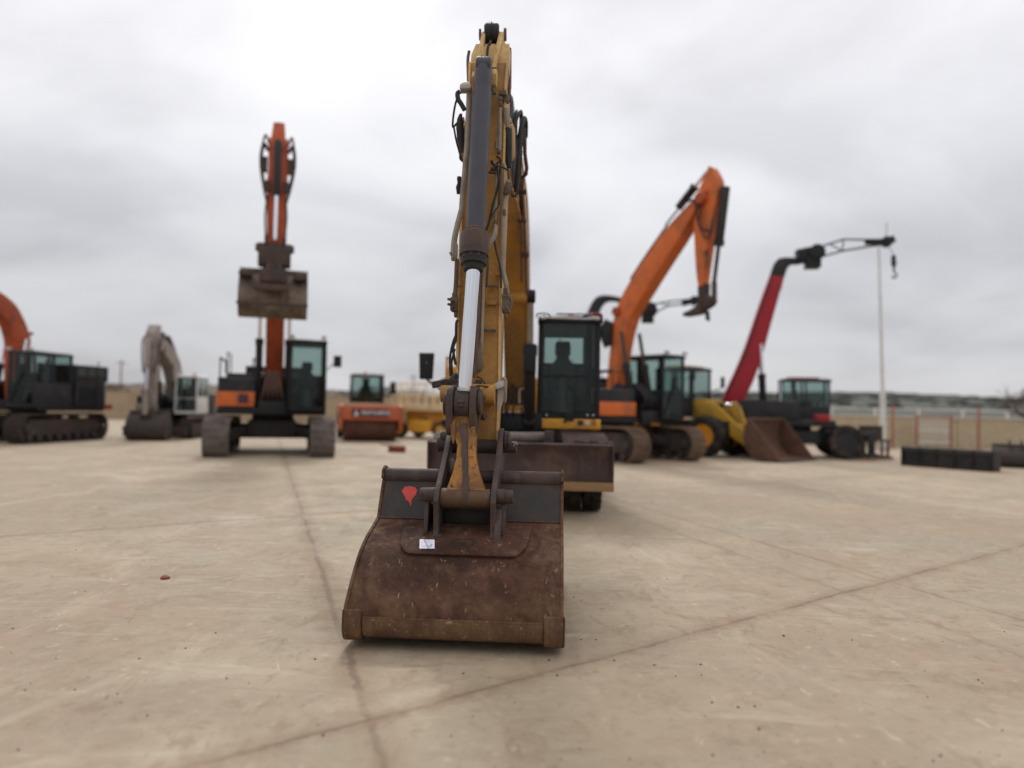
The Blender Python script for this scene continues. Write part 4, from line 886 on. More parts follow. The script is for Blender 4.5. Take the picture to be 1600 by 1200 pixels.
for px, py, w, h, Y in ((785, 144, 6, 3.5, 6.16), (772, 141, 3, 4, 6.05), (781.5, 153, 2.8, 3, 6.13), (781.5, 161, 3.2, 4, 6.13), (796, 152, 3, 5, 6.3), (791, 153, 4, 6, 6.2), (772, 263, 6, 2.2, 6.03), (769, 268, 6, 1.5, 6.03), (779, 236, 3, 2.5, 6.08), (774, 349, 3.4, 3, 6.04), (788, 331, 2.3, 4.5, 6.05), (790, 300, 4, 2, 6.06), (793, 292, 4, 8, 6.06), (752, 513, 3.6, 3.5, 5.93), (748, 472, 3, 4, 5.94), (752, 520, 3, 6, 5.93), (732, 238, 3, 3, 6.04)):
    blk(b, px-w, px+w, py-h, py+h, Y, 0.05)
sleeve(b, [(750, 535, 0.014, 5.93), (750, 545, 0.018, 5.93), (750, 552, 0.03, 5.93), (749.5, 560, 0.022, 5.92), (749, 568, 0.03, 5.92), (749, 577, 0.028, 5.92), (747, 582, 0.016, 5.92)])
b.build('pipe_clamp', 'valve', stick, 0.006)
b = MB(); blk(b, 784, 796, 459, 487, 6.0, 0.14); blk(b, 786, 793, 450, 460, 6.0, 0.1); blk(b, 787, 792, 486, 496, 6.02, 0.06)
bolts(b, [l3(px, py, 5.995) for px, py in ((786, 463), (794, 463), (786, 482), (794, 482))], (0, -1, 0), 0.014, 0.02); pp_(b, [(796, 464, 6.02), (799, 472, 6.02), (797, 482, 6.02)], 0.012)
b.build('valve_block', 'valve', stick, 0.01)
b = MB(); blk(b, 703, 715, 464, 485, 6.0, 0.14); blk(b, 706, 713, 457, 466, 6.0, 0.1); blk(b, 709, 715, 484, 495, 6.02, 0.07)
bolts(b, [l3(px, py, 5.995) for px, py in ((703, 468), (703, 476), (709, 470), (709, 480))], (-0.4, -1, 0), 0.013, 0.03)
b.build('valve_block', 'valve', stick, 0.01)
b = MB(); pp_(b, [(711, 458, 6.02), (712.5, 440, 6.03), (713.5, 415, 6.05), (714, 405, 6.05)], 0.018); b.build('brown_pipe', 'brownpipe', stick)
# round casting between the house and boom at stick foot : red/brown hydraulic lines on stick's left back
# ---- cab of the main machine
cx0 = l3(839, 600, 12.1).x; cx1 = l3(937.5, 600, 12.1).x; cy0 = l3(890, 600, 12.1).y
cz0 = l3(888, 654, 12.1).z; cz1 = l3(888, 494, 12.1).z
cb0 = cab(E, cx0, cx1, cy0, cy0+1.75, cz0, cz1, 'black', 'glass', post=0.085, split=0.41, sill=0.10, roof=0.11, taper=0.02, back_low=0.60, side_low=0.45, sx_=-0.09, sw=0.85, sdz=-0.14)
b = MB(); q0 = l3(836, 672, 12.05); q1 = l3(938, 656, 12.05)
b.box(cx0-0.03, cx1+0.02, cy0-0.05, cy0+1.8, cz0-0.175, cz0-0.005); pan = b.build('cab_floor_panel', 'yellow_clean', R, 0.03, seg=3)
b = MB(); p = l3(907, 661, 12.0); q = l3(917.5, 661, 12.0); yv = cy0-0.052
for k in range(-2, 3): b.box(p.x-0.045, p.x+0.045, yv-0.004, yv, p.z+k*0.018-0.004, p.z+k*0.018+0.004)
b.tube((p.x, yv+0.01, p.z), (p.x, yv-0.002, p.z), 0.045, n=20); b.build('horn_grille', 'trackdark', pan)
b = MB(); b.lathe((q.x, yv+0.01, q.z), (q.x, yv-0.012, q.z), [(0, 0.036), (0.8, 0.036), (0.8, 0.022), (1, 0.02)], 20); b.build('marker_lamp', 'lamp', pan)
b = MB(); q = l3(842, 659, 12.0); b.tube((q.x, yv+0.01, q.z), (q.x, yv-0.006, q.z), 0.02, n=14); b.build('side_reflector', 'red_lens', pan)
b = MB(); q = l3(865, 661, 12.0); b.plate([(q.x-0.03, yv, q.z-0.025), (q.x+0.03, yv, q.z-0.025), (q.x, yv, q.z+0.03)], (0, -0.003, 0)); b.build('warning_label', 'loader_yellow', pan)
b = MB()
for k in range(3): q = l3(928, 657+k*3.4, 12.0); b.box(q.x-0.035, q.x+0.03, yv-0.006, yv, q.z-0.006, q.z+0.006)
b.build('cooling_slots', 'trackdark', pan)
b = MB(); q = l3(888, 652, 12.0); b.box(q.x-0.06, q.x+0.09, cy0-0.07, cy0, q.z-0.06, q.z+0.09); b.pipe([(q.x, cy0-0.06, q.z-0.04), (q.x-0.07, cy0-0.1, q.z-0.07)], 0.02); b.build('front_step_bracket', 'black', cb0, 0.015)
b = MB()
for px in (845, 854, 918, 927): q = l3(px, 648.5, 12.05); b.tube((q.x, cy0+0.002, q.z), (q.x, cy0-0.012, q.z), 0.017, n=12)
b.build('hinge_bolt', 'lamp', cb0)
# sun visor and white roof edge, lights
b = MB(); zt = cz1-0.06; b.pipe([(cx0+0.10, cy0-0.10, zt+0.06), (cx0+0.16, cy0-0.10, zt+0.02), (cx1-0.20, cy0-0.10, zt+0.01), (cx1-0.12, cy0-0.10, zt+0.05)], 0.012); b.build('roof_rail', 'whitepaint', cb0)
for sx, xx in ((-1, cx0+0.075), (1, cx1-0.085)):
    b = MB(); b.ball((xx, cy0-0.06, cz1-0.045), 0.075, 0.05, 0.042); b.build('work_light', 'black', cb0)
    b = MB(); b.ball((xx, cy0-0.085, cz1-0.045), 0.062, 0.035, 0.034); b.build('light_lens', 'lamp', cb0)
b = MB(); b.pipe([(cx0-0.03, cy0-0.02, cz1-0.03), (cx0+0.0, cy0-0.03, cz1+0.03), (cx0+0.15, cy0-0.02, cz1+0.03), (cx0+0.2, cy0, cz1-0.01)], 0.012)
b.pipe([(cx0+0.3, cy0+0.1, cz1+0.05), (cx1-0.2, cy0+0.1, cz1+0.05)], 0.012)
b.pipe([(cx1-0.3, cy0, cz1), (cx1-0.12, cy0-0.03, cz1+0.035), (cx1, cy0-0.02, cz1+0.03), (cx1+0.01, cy0, cz1-0.1)], 0.016); b.build('roof_bracket', 'black', cb0)
b = MB(); q = l3(892.5, 493, 12.5); b.lathe((q.x, q.y, cz1+0.01), (q.x, q.y, cz1+0.085), [(0, 0.05), (0.1, 0.055), (0.8, 0.05), (1, 0.03)], 20); b.build('beacon', 'amber', cb0)
# roof hatch/blind behind upper windscreen, inner frame of rear window
b = MB(); z_ = cz1-0.11; b.box(cx0+0.09, cx1-0.09, cy0+0.05, cy0+0.35, z_-0.22, z_-0.015); b.build('sun_blind', 'trimgrey', cb0, 0.01)
b = MB(); H_ = cz1-cz0
zb_ = cz0+H_*0.57
yr = cy0+1.69
ra = l3(849, 566, 13+yr); rc = l3(911, 527, 13+yr); rm = l3(875, 530, 13+yr)
b.box(cx0+0.08, cx1-0.08, yr-0.02, yr, rc.z, cz1-0.1); b.box(rc.x, cx1-0.08, yr-0.02, yr, ra.z-0.02, rc.z-0.001); b.box(cx0+0.06, max(ra.x, cx0+0.07), yr-0.02, yr, ra.z-0.02, rc.z-0.001)
b.box(rm.x-0.008, rm.x+0.008, yr-0.02, yr, ra.z-0.02, rc.z-0.001)
b.prism([(yr-0.021, ra.z-0.05), (yr-0.001, ra.z-0.05), (yr-0.001, ra.z-0.045), (yr-0.021, ra.z-0.045)], cx0+0.08, cx1-0.08)
b.build('rear_frame', 'trimgrey', cb0, 0.004)
b = MB(); xr = cx1-0.085-0.12; b.bar((xr, cy0+0.03, cz0+0.1), (xr, cy0+0.03, cz1-0.12), 0.03, 0.02); b.bar((xr+0.05, cy0+0.03, cz0+0.1), (xr+0.05, cy0+0.03, cz1-0.12), 0.015, 0.02); b.build('windshield_channel', 'black', cb0)
b = MB(); b.pipe([(cx1-0.13, cy0-0.02, cz1-0.30), (cx1-0.13, cy0-0.05, cz1-0.34), (cx1-0.13, cy0-0.05, cz1-0.80), (cx1-0.13, cy0-0.02, cz1-0.85)], 0.011); b.pipe([(cx1-0.13, cy0-0.02, cz0+0.28), (cx1-0.13, cy0-0.04, cz0+0.3), (cx1-0.13, cy0-0.04, cz0+0.5)], 0.011); b.build('cab_handle', 'trimgrey', cb0)
b = MB(); b.pipe([((cx0+cx1)/2+0.1, cy0-0.01, cz0+0.05), ((cx0+cx1)/2+0.12, cy0-0.025, cz0+0.4), ((cx0+cx1)/2-0.1, cy0-0.025, cz0+0.62)], 0.009); b.build('wiper', 'black', cb0)
b = MB(); q = l3(941, 522, 12.2); b.box(q.x-0.035, q.x+0.03, q.y, q.y+0.05, q.z-0.04, q.z+0.09); b.pipe([(q.x-0.03, q.y+0.02, q.z+0.05), (q.x+0.01, q.y+0.02, q.z+0.14), (q.x+0.02, q.y+0.02, q.z+0.16)], 0.009); b.build('side_mirror', 'black', cb0, 0.01)
# left-hand mirror on its bent arm
b = MB(); a0 = l3(655, 551, 12.0); a1 = l3(677.5, 593, 12.0); ym = a0.y
def rr_(x0, x1, z0, z1, y, tp): m_ = (x0+x1)/2; return [(m_+(x0-m_)*tp, y, z0), (m_+(x1-m_)*tp, y, z0), (x1, y, z1), (x0, y, z1)]
b.loft([rr_(a0.x+0.01, a1.x-0.01, a1.z+0.01, a0.z-0.01, ym-0.03, 0.86), rr_(a0.x, a1.x, a1.z, a0.z, ym-0.01, 0.86), rr_(a0.x, a1.x, a1.z, a0.z, ym+0.05, 0.86), rr_(a0.x+0.02, a1.x-0.02, a1.z+0.03, a0.z-0.03, ym+0.08, 0.86)])
b.build('side_mirror', 'black', R, 0.018, seg=3)
b = MB(); p = l3(667, 567, 12.0); b.ball((p.x, ym-0.03, p.z), 0.012, 0.006, 0.01); b.build('mirror_bolt', 'pipe', R)
b = MB(); b.pipe([l3(665, 591, 12.0), l3(672, 597, 12.0), l3(684, 605, 12.05), l3(700, 622, 12.1), l3(712, 640, 12.2), (-0.75, -0.7, 1.6)], 0.018); b.pipe([l3(684, 603, 12.05), l3(688, 595, 12.05), l3(698, 592, 12.1), l3(712, 600, 12.2)], 0.014); b.build('mirror_arm', 'black', R)
b = MB(); b.bar(l3(674, 599, 12.1), l3(714, 596, 12.15), 0.12, 0.06); b.bar(l3(696, 600, 12.1), l3(720, 590, 12.2), 0.14, 0.10); b.build('mirror_bracket', 'trackdark', R, 0.02)
# =====================================================================
# BACKGROUND MACHINES
# =====================================================================
def spin(o, deg): o.rotation_euler.z = math.radians(deg)
def pbeam(T, mb, up, lo_, hw, n=26, xc=0.0, sil=1):
    U = resamp(cat([T.P(px, py, xc-hw*sil) for px, py in up], 4), n); L_ = resamp(cat([T.P(px, py, xc+hw*sil) for px, py in lo_], 4), n)
    return mb.loft([[(xc-hw, l_[0], l_[1]), (xc+hw, l_[0], l_[1]), (xc+hw, u_[0], u_[1]), (xc-hw, u_[0], u_[1])] for u_, l_ in zip(U, L_)])
def mbeam(mb, up, lo_, hw, n=26, xc=0.0, hs=None):
    U = resamp(cat(up, 4), n); L_ = resamp(cat(lo_, 4), n)
    R_ = []
    for i, (u_, l_) in enumerate(zip(U, L_)):
        h_ = hw if hs is None else hs[0]+(hs[1]-hs[0])*min(1, i/(n-1)*2) if i < n/2 else (hw if hs is None else hs[1]+(hs[2]-hs[1])*(i/(n-1)*2-1))
        R_.append([(xc-h_, l_[0], l_[1]), (xc+h_, l_[0], l_[1]), (xc+h_, u_[0], u_[1]), (xc-h_, u_[0], u_[1])])
    return mb.loft(R_)
def carrier(T, s, trackm, housem, panelm, cabm, uy=0, gauge=1.2, tw=0.6, cabx=None, rails=True, panel_front=True, halfw=1.35, mirror=True):
    """crawler undercarriage and upper house in T's frame"""
    o = T.o; H = 0.95*s
    b = MB(); b.box(-gauge*s, gauge*s, -0.55*s, 0.55*s, 0.42*s, 0.78*s); b.box(-0.6*s, 0.6*s, -0.9*s, 0.9*s, 0.45*s, 0.9*s); b.tube((0, 0, 0.85*s), (0, 0, 1.08*s), 0.55*s, n=28)
    for a, c in ((-1, -1), (-1, 1), (1, -1), (1, 1)): b.bar((a*0.4*s, c*0.5*s, 0.7*s), (a*gauge*s, c*1.2*s, 0.5*s), 0.3*s, 0.28*s)
    spin(b.build('chassis', 'darksteel', o, 0.02), uy)
    for sx in (-1, 1):
        track_o = track(T, sx*gauge*s, tw*s, -2.15*s, 2.15*s, H, trackm); spin(track_o, uy)
    z0 = 1.06*s; hw = halfw*s
    b = MB(); b.box(-hw, hw, -1.25*s, 2.0*s, z0, z0+0.16*s); b.box(-0.34*s, 0.34*s, -1.35*s, 0.6*s, z0, z0+0.35*s)
    for x in (-0.33*s, 0.27*s): b.prism([(-1.2*s, z0), (-0.85*s, z0+1.0*s), (-0.3*s, z0+1.15*s), (0.5*s, z0+0.3*s), (0.5*s, z0)], x, x+0.06*s)
    b.build('house_frame', 'black', o, 0.01)
    b = MB(); b.box(-hw, -0.42*s, -1.15*s, 2.0*s, z0+0.17*s, z0+0.95*s); b.box(-hw+0.05*s, hw-0.05*s, 0.6*s, 2.05*s, z0+0.17*s, z0+1.12*s); b.box(-hw*0.6, hw*0.75, 0.9*s, 1.9*s, z0+1.1*s, z0+1.35*s)
    eh = b.build('engine_house', housem, o, 0.05, seg=3)
    b = MB()
    for k in range(9): b.box(-hw-0.006, -hw+0.004, 0.75*s+k*0.12*s, 0.81*s+k*0.12*s, z0+0.35*s, z0+0.85*s); b.box(hw-0.056, hw-0.044, 0.75*s+k*0.12*s, 0.81*s+k*0.12*s, z0+0.35*s, z0+0.85*s)
    b.build('vent_grille', 'black', eh)
    b = MB(); b.box(-hw-0.015, -0.44*s, -1.2*s, -1.14*s, z0+0.20*s, z0+0.58*s); b.box(-hw-0.02, -hw-0.005, -1.2*s, 0.5*s, z0+0.20*s, z0+0.58*s); b.build('side_panel', panelm, eh, 0.015)
    b = MB(); b.loft([[(-hw, 1.7*s, z_), (-hw*0.9 if False else -hw, 2.05*s, z_), (-hw*0.8, 2.55*s-d_, z_), (hw*0.8, 2.55*s-d_, z_), (hw, 2.05*s, z_), (hw, 1.7*s, z_)] for z_, d_ in ((z0-0.02, 0.1), (z0+0.25*s, 0), (z0+0.9*s, 0), (z0+1.15*s, 0.15))]); b.build('counterweight', panelm, o, 0.05, seg=3)
    b = MB(); b.tube((-0.5*s, 1.4*s, z0+1.2*s), (-0.5*s, 1.4*s, z0+1.75*s), 0.06*s, n=12); b.bar((-0.5*s, 1.4*s, z0+1.72*s), (-0.5*s, 1.55*s, z0+1.82*s), 0.1*s, 0.1*s); b.build('exhaust', 'darksteel', eh)
    if rails:
        b = MB(); r = 0.018*s
        for x in (-hw+0.05, -0.5*s): b.pipe([(x, -1.1*s, z0+0.9*s), (x, -1.1*s, z0+1.45*s), (x, 0.6*s, z0+1.45*s), (x, 0.6*s, z0+1.1*s)], r, smooth=False)
        b.pipe([(-hw+0.05, -1.1*s, z0+1.42*s), (-hw+0.05, 0.6*s, z0+1.42*s)], r, smooth=False); b.pipe([(-hw+0.08, 0.7*s, z0+1.1*s), (-hw+0.08, 0.7*s, z0+1.7*s), (-hw+0.08, 1.9*s, z0+1.7*s), (-hw+0.08, 1.9*s, z0+1.1*s)], r, smooth=False)
        b.build('guard_rail', 'black', eh)
    c = cab(T, 0.38*s, (hw if cabx is None else cabx*s), -1.45*s, 0.35*s, z0+0.12*s, z0+1.98*s, cabm, 'glass', post=0.075*s, split=0.40, sill=0.12, roof=0.10, back_low=0.5, side_low=0.45)
    b = MB()
    for x in (0.45*s, hw-0.12): b.box(x-0.07, x+0.07, -1.58*s, -1.48*s, z0+1.99*s, z0+2.08*s)
    b.build('roof_light', 'lamp', c, 0.01)
    b = MB(); b.bar((0.5*s, -1.47*s, z0+0.3*s), (0.95*s, -1.47*s, z0+1.3*s), 0.03, 0.02); b.build('wiper', 'black', c)
    if mirror:
        b = MB(); x = hw; b.pipe([(x, -1.35*s, z0+1.2*s), (x+0.22*s, -1.5*s, z0+1.45*s), (x+0.25*s, -1.5*s, z0+1.55*s)], 0.015); b.box(x+0.16*s, x+0.36*s, -1.56*s, -1.50*s, z0+1.28*s, z0+1.58*s); b.build('side_mirror', 'black', c, 0.01)
    return z0, hw, c, eh
def hoses(T, pts, r=0.02, mat='hose', parent=None, name='hose'):
    b = MB()
    for P_ in pts: b.pipe(P_, r)
    return b.build(name, mat, parent or T.o)
def metric_bucket(T, piv, ang, w, r, mat, xc=0.0, parent=None, teeth=True, name='bucket'):
    """bucket in the (y,z) plane; piv = hinge point; local profile: shell from hinge round to lip"""
    ca, sa = math.cos(ang), math.sin(ang)
    def tr(p): return (piv[0]+p[0]*ca-p[1]*sa, piv[1]+p[0]*sa+p[1]*ca)
    shell = cat([(0.0, -0.1*r), (-0.30*r, -0.25*r), (-0.55*r, -0.55*r), (-0.52*r, -0.95*r), (-0.2*r, -1.15*r), (0.25*r, -1.12*r), (0.62*r, -1.0*r)], 4)
    inn = [(x*0.95+0.0, z*0.95+0.0) for x, z in shell]
    b = MB(); SH = [tr(p) for p in shell]; IN = [tr(p) for p in inn]; n = len(SH)
    vs = [(xc-w/2, *p) for p in SH]+[(xc-w/2, *p) for p in IN]+[(xc+w/2, *p) for p in SH]+[(xc+w/2, *p) for p in IN]; fs = []
    for i in range(n-1): fs += [(i, i+1, 2*n+i+1, 2*n+i), (n+i, 3*n+i, 3*n+i+1, n+i+1), (i, n+i, n+i+1, i+1), (2*n+i, 2*n+i+1, 3*n+i+1, 3*n+i)]
    fs += [(0, 2*n, 3*n, n), (n-1, 2*n-1, 4*n-1, 3*n-1)]
    b.add(vs, fs)
    for x in (xc-w/2-0.015, xc+w/2-0.015): b.prism([tr(p) for p in [(0.12*r, 0.0)]+shell], x, x+0.03)
    bo = b.build(name, mat, parent or T.o, 0.004, sharp=30)
    b = MB(); t0 = tr((0.02*r, -0.06*r)); b.tube((xc-w/2, *t0), (xc+w/2, *t0), 0.055*r, n=14)
    for x in (-0.16, 0.16): b.prism([tr(p) for p in ((0.1*r, 0.15*r), (0.0, 0.22*r), (-0.35*r, 0.1*r), (-0.42*r, -0.2*r), (-0.3*r, -0.3*r), (0.0, -0.1*r))], xc+x-0.02, xc+x+0.02)
    b.build('bucket_ear', mat, bo, 0.004)
    if teeth:
        for k in range(5):
            x = xc-w/2+0.06+(w-0.12)*k/4; b = MB(); a = tr((0.6*r, -1.0*r)); c = tr((0.80*r, -0.95*r)); b.bar((x, *a), (x, *c), 0.07, 0.05); b.build('tooth', 'trackdark', bo, 0.008)
    else:
        b = MB(); a = tr((0.58*r, -1.02*r)); c = tr((0.74*r, -0.97*r)); b.bar((xc, *a), (xc, *c), w+0.06, 0.03); b.build('cutting_lip', 'trackdark', bo, 0.004)
    return bo

# ---------- orange excavator with raised mud bucket (left) ----------
T = Thing('tracked_excavator', 'orange and black tracked excavator holding a wide muddy bucket high in the air', 'excavator', (-7.5, 23.2, 0), 16.5, 'tracked excavators parked across the yard')
carrier(T, 1.14, 'trackgrey', 'blackhouse', 'orange', 'black', gauge=1.27, tw=0.62)
b = MB(); mbeam(b, [(0.3, 2.6), (-0.3, 4.2), (-1.0, 5.8), (-1.9, 7.4), (-2.7, 8.75), (-3.0, 8.95)], [(-0.25, 2.0), (-0.9, 3.6), (-1.6, 5.2), (-2.25, 6.6), (-2.95, 8.2), (-3.25, 8.7)], 0.26); bm_ = b.build('boom', 'orange_deep', T.o, 0.01)
for sx in (-1, 1):
    b1 = MB(); b2 = MB(); cylpoints(b1, b2, (sx*0.42, -1.05, 1.6), (sx*0.42, -1.45, 5.0), 0.10, 0.55); c_ = b1.build('boom_cylinder', 'darksteel', T.o); b2.build('cylinder_rod', 'rod', c_)
b = MB(); b.lathe((-0.5, -1.4, 5.0), (0.5, -1.4, 5.0), [(0, 0.1), (0.05, 0.12), (0.95, 0.12), (1, 0.1)], 16); b.build('pin_boss', 'orange_deep', bm_)
b = MB(); mbeam(b, [(-2.80, 9.3), (-2.85, 8.9), (-2.7, 8.4), (-2.95, 7.0), (-3.15, 5.6)], [(-3.10, 9.35), (-3.35, 8.8), (-3.38, 8.2), (-3.42, 7.0), (-3.45, 5.6)], 0.22, hs=(0.15, 0.27, 0.2)); st_ = b.build('stick', 'orange_deep', T.o, 0.01)
b1 = MB(); b2 = MB(); cylpoints(b1, b2, (0, -3.5, 8.7), (0, -3.62, 5.95), 0.10, 0.55, 0.055); c_ = b1.build('bucket_cylinder', 'darksteel', T.o); b2.build('cylinder_rod', 'rod', c_)
b1 = MB(); b2 = MB(); cylpoints(b1, b2, (0, -1.7, 7.9), (0, -2.9, 9.45), 0.10, 0.55, 0.055); c_ = b1.build('stick_cylinder', 'orange', T.o); b2.build('cylinder_rod', 'rod', c_)
b = MB()
for sx in (-1, 1):
    b.pipe([(sx*0.28, -2.9, 8.6), (sx*0.38, -3.1, 8.7), (sx*0.44, -3.2, 8.3), (sx*0.38, -3.3, 7.7), (sx*0.27, -3.4, 7.3)], 0.05); b.box(sx*0.33-0.06, sx*0.33+0.06, -3.3, -3.1, 7.9, 8.3); b.pipe([(sx*0.25, -2.8, 8.8), (sx*0.36, -3.1, 8.95), (sx*0.46, -3.2, 8.2), (sx*0.36, -3.25, 7.5), (sx*0.25, -3.4, 7.0)], 0.03)
    b.pipe([(sx*0.24, -3.45, 7.2), (sx*0.28, -3.46, 6.6), (sx*0.24, -3.45, 6.0)], 0.025); b.box(sx*0.24-0.06, sx*0.24+0.06, -3.5, -3.35, 7.3, 7.6)
b.build('hose', 'brownsteel', st_)
b = MB(); b.box(-0.42, 0.42, -3.75, -3.25, 5.25, 5.75); b.lathe((-0.5, -3.5, 5.75), (0.5, -3.5, 5.75), [(0, 0.1), (0.1, 0.14), (0.9, 0.14), (1, 0.1)], 16); b.tube((0, -3.5, 5.0), (0, -3.5, 5.3), 0.3, n=20)
for sx in (-1, 1): b.bar((sx*0.22, -3.3, 5.6), (sx*0.24, -3.75, 6.05), 0.06, 0.16)
b.build('tilt_rotator', 'brownsteel', T.o, 0.02)
bk = metric_bucket(T, (-3.4, 5.2), math.radians(14), 1.74, 1.15, 'mudbucket', teeth=False)
b = MB()
b.box(-0.35, 0.35, -4.05, -3.7, 4.75, 5.1); b.box(-0.5, 0.42, -4.12, -3.98, 4.52, 4.70); b.box(-0.87, -0.55, -4.0, -3.6, 4.9, 5.02); b.box(0.5, 0.87, -4.0, -3.6, 4.86, 5.0); b.box(-0.9, 0.9, -4.12, -4.02, 4.12, 4.20)
b.build('bucket_bracket', 'brownsteel', bk, 0.02)
hoses(T, [[(x, -1.1, 1.5), (x*0.8, -1.6, 1.9), (x*0.5, -1.0, 2.5)] for x in (-0.3, -0.15, 0, 0.15, 0.3)], 0.03, 'brownpipe')
# text stand-in on the side panel is unreadable in the photo: only the darker end mark
b = MB(); b.box(-0.95, -0.68, -1.385, -1.372, 1.53, 1.80); b.build('panel_badge', 'signdark', T.o)

# ---------- orange excavator (right) ----------
T = Thing('tracked_excavator', 'orange tracked excavator with high bent boom and bare folded arm, beside the wheel loader', 'excavator', (3.4, 24.0, 0), 38, 'tracked excavators parked across the yard')
carrier(T, 1.1, 'trackmud', 'blackhouse', 'orange', 'black', gauge=1.18, tw=0.62)
b = MB(); pbeam(T, b, [(947, 640), (947, 612), (953, 545), (961, 488), (980, 446), (1005, 407), (1034, 365), (1063, 332), (1090, 305), (1104, 296)], [(972, 640), (978, 610), (989, 540), (1001, 496), (1022, 461), (1051, 415), (1078, 374), (1090, 352), (1104, 330), (1112, 312)], 0.24); bm_ = b.build('boom', 'orange', T.o, 0.012)
b = MB(); pbeam(T, b, [(1107, 259), (1101, 274), (1089, 305), (1084, 345), (1085, 385), (1088, 430), (1091, 448)], [(1122, 265), (1132, 285), (1130, 310), (1122, 350), (1116, 390), (1110, 430), (1108, 448)], 0.16); st_ = b.build('stick', 'orange', T.o, 0.012)
b = MB(); pbeam(T, b, [(1090, 446), (1090, 460), (1093, 476)], [(1110, 444), (1109, 460), (1107, 478)], 0.13, 6); b.build('stick_nose', 'brownsteel', st_, 0.01)
def pc(px, py, x=0.0): q = T.P(px, py, x); return Vector((x, q[0], q[1]))
b1 = MB(); b2 = MB(); cylpoints(b1, b2, pc(1134, 292), pc(1116, 440), 0.13, 0.62, 0.06); c_ = b1.build('bucket_cylinder', 'darksteel', T.o); b2.build('cylinder_rod', 'brownsteel', c_)
b1 = MB(); b2 = MB(); cylpoints(b1, b2, pc(1060, 325), pc(1104, 268), 0.12, 0.6, 0.06); c_ = b1.build('stick_cylinder', 'darksteel', T.o); b2.build('cylinder_rod', 'rod', c_)
for sx in (-0.42, 0.42):
    b1 = MB(); b2 = MB(); e_ = pc(985, 520); cylpoints(b1, b2, Vector((sx, -1.15, 1.5)), Vector((sx, e_.y, e_.z)), 0.11, 0.6, 0.06); c_ = b1.build('boom_cylinder', 'darksteel', T.o); b2.build('cylinder_rod', 'brownsteel', c_)
b = MB(); b.prism([T.P(*p) for p in ((950, 530), (950, 512), (957, 500), (968, 505), (966, 540), (956, 545))], -0.36, -0.29); b.build('lock_valve', 'black', bm_, 0.01)
b = MB(); q = pc(972, 488); b.lathe((-0.34, q.y, q.z), (0.34, q.y, q.z), [(0, 0.14), (0.1, 0.16), (0.9, 0.16), (1, 0.14)], 16); q = pc(1103, 312); b.lathe((-0.34, q.y, q.z), (0.34, q.y, q.z), [(0, 0.16), (0.1, 0.2), (0.9, 0.2), (1, 0.16)], 16); b.build('pin_boss', 'orange_deep', bm_)
b = MB()
for x in (-0.3, -0.24, 0.24, 0.3): b.pipe([pc(1040, 352, x), pc(1062, 325, x), pc(1083, 312, x), pc(1094, 325, x), pc(1092, 345, x), pc(1098, 358, x), pc(1110, 360, x)], 0.03)
b.pipe([pc(1086, 315, -0.3), pc(1090, 345, -0.3), pc(1102, 372, -0.3), pc(1110, 365, -0.3), pc(1113, 340, -0.3)], 0.025); b.pipe([pc(1100, 400, -0.22), pc(1106, 390, -0.24), pc(1103, 420, -0.22)], 0.02)
for x in (-0.2, 0.2): b.pipe([pc(985, 436, x), pc(1010, 398, x), pc(1042, 352, x)], 0.03)
b.build('hose', 'hose', bm_)
b = MB(); b.prism([T.P(*p) for p in ((1094, 462), (1106, 460), (1118, 470), (1114, 477), (1104, 484), (1095, 476))], -0.12, 0.12); b.prism([T.P(*p) for p in ((1096, 476), (1104, 488), (1090, 492), (1072, 495), (1071, 490), (1084, 484))], -0.15, 0.15); b.bar(pc(1116, 440), pc(1116, 472), 0.16, 0.09)
b.prism([T.P(*p) for p in ((1103, 488), (1107, 486), (1108, 502), (1104, 500))], -0.06, 0.06)
b.build('quick_coupler', 'brownsteel', T.o, 0.015)
hoses(T, [[(x, -1.1, 1.5), (x*0.8, -1.5, 1.9), (x*0.5, -0.9, 2.4)] for x in (-0.3, -0.1, 0.1, 0.3)], 0.03)
b = MB(); b.tube((0.9, 0.9, 2.5), (0.9, 0.9, 3.6), 0.012, n=6); b.build('antenna', 'black', T.o)

# ---------- dark excavator at the far left ----------
T = Thing('tracked_excavator', 'black tracked excavator with an orange red boom at the far left', 'excavator', (-17.5, 26.7, 0), -6, 'tracked excavators parked across the yard')
carrier(T, 1.04, 'trackdark', 'blackhouse', 'blackhouse', 'blackhouse', gauge=1.2, rails=False)
b = MB(); pbeam(T, b, [(38, 625), (38, 590), (37, 550), (39, 526), (23, 487), (5, 466), (-30, 445), (-70, 440), (-100, 445)], [(16, 625), (15, 590), (15, 555), (15, 534), (5, 503), (-12, 488), (-40, 472), (-75, 462), (-95, 465)], 0.22, sil=0); bm_ = b.build('boom', 'orange_deep', T.o, 0.012)
b = MB(); pbeam(T, b, [(-120, 435), (-110, 470), (-108, 540), (-105, 600)], [(-95, 430), (-85, 475), (-90, 540), (-97, 600)], 0.18, sil=0); b.build('stick', 'orange_deep', T.o, 0.01)
def pc(px, py, x=0.0): q = T.P(px, py, x); return Vector((x, q[0], q[1]))
b1 = MB(); b2 = MB(); cylpoints(b1, b2, pc(10, 480), pc(-98, 432), 0.10, 0.6, 0.05); c_ = b1.build('stick_cylinder', 'trackgrey', T.o); b2.build('cylinder_rod', 'rod', c_)
for sx in (-0.4, 0.4):
    b1 = MB(); b2 = MB(); e_ = pc(25, 530); cylpoints(b1, b2, Vector((sx, -1.15, 1.4)), Vector((sx, e_.y, e_.z)), 0.10, 0.6, 0.05); c_ = b1.build('boom_cylinder', 'darksteel', T.o); b2.build('cylinder_rod', 'rod', c_)
q = T.P(-100, 610); metric_bucket(T, (q[0], q[1]), math.radians(10), 1.2, 0.95, 'rust')
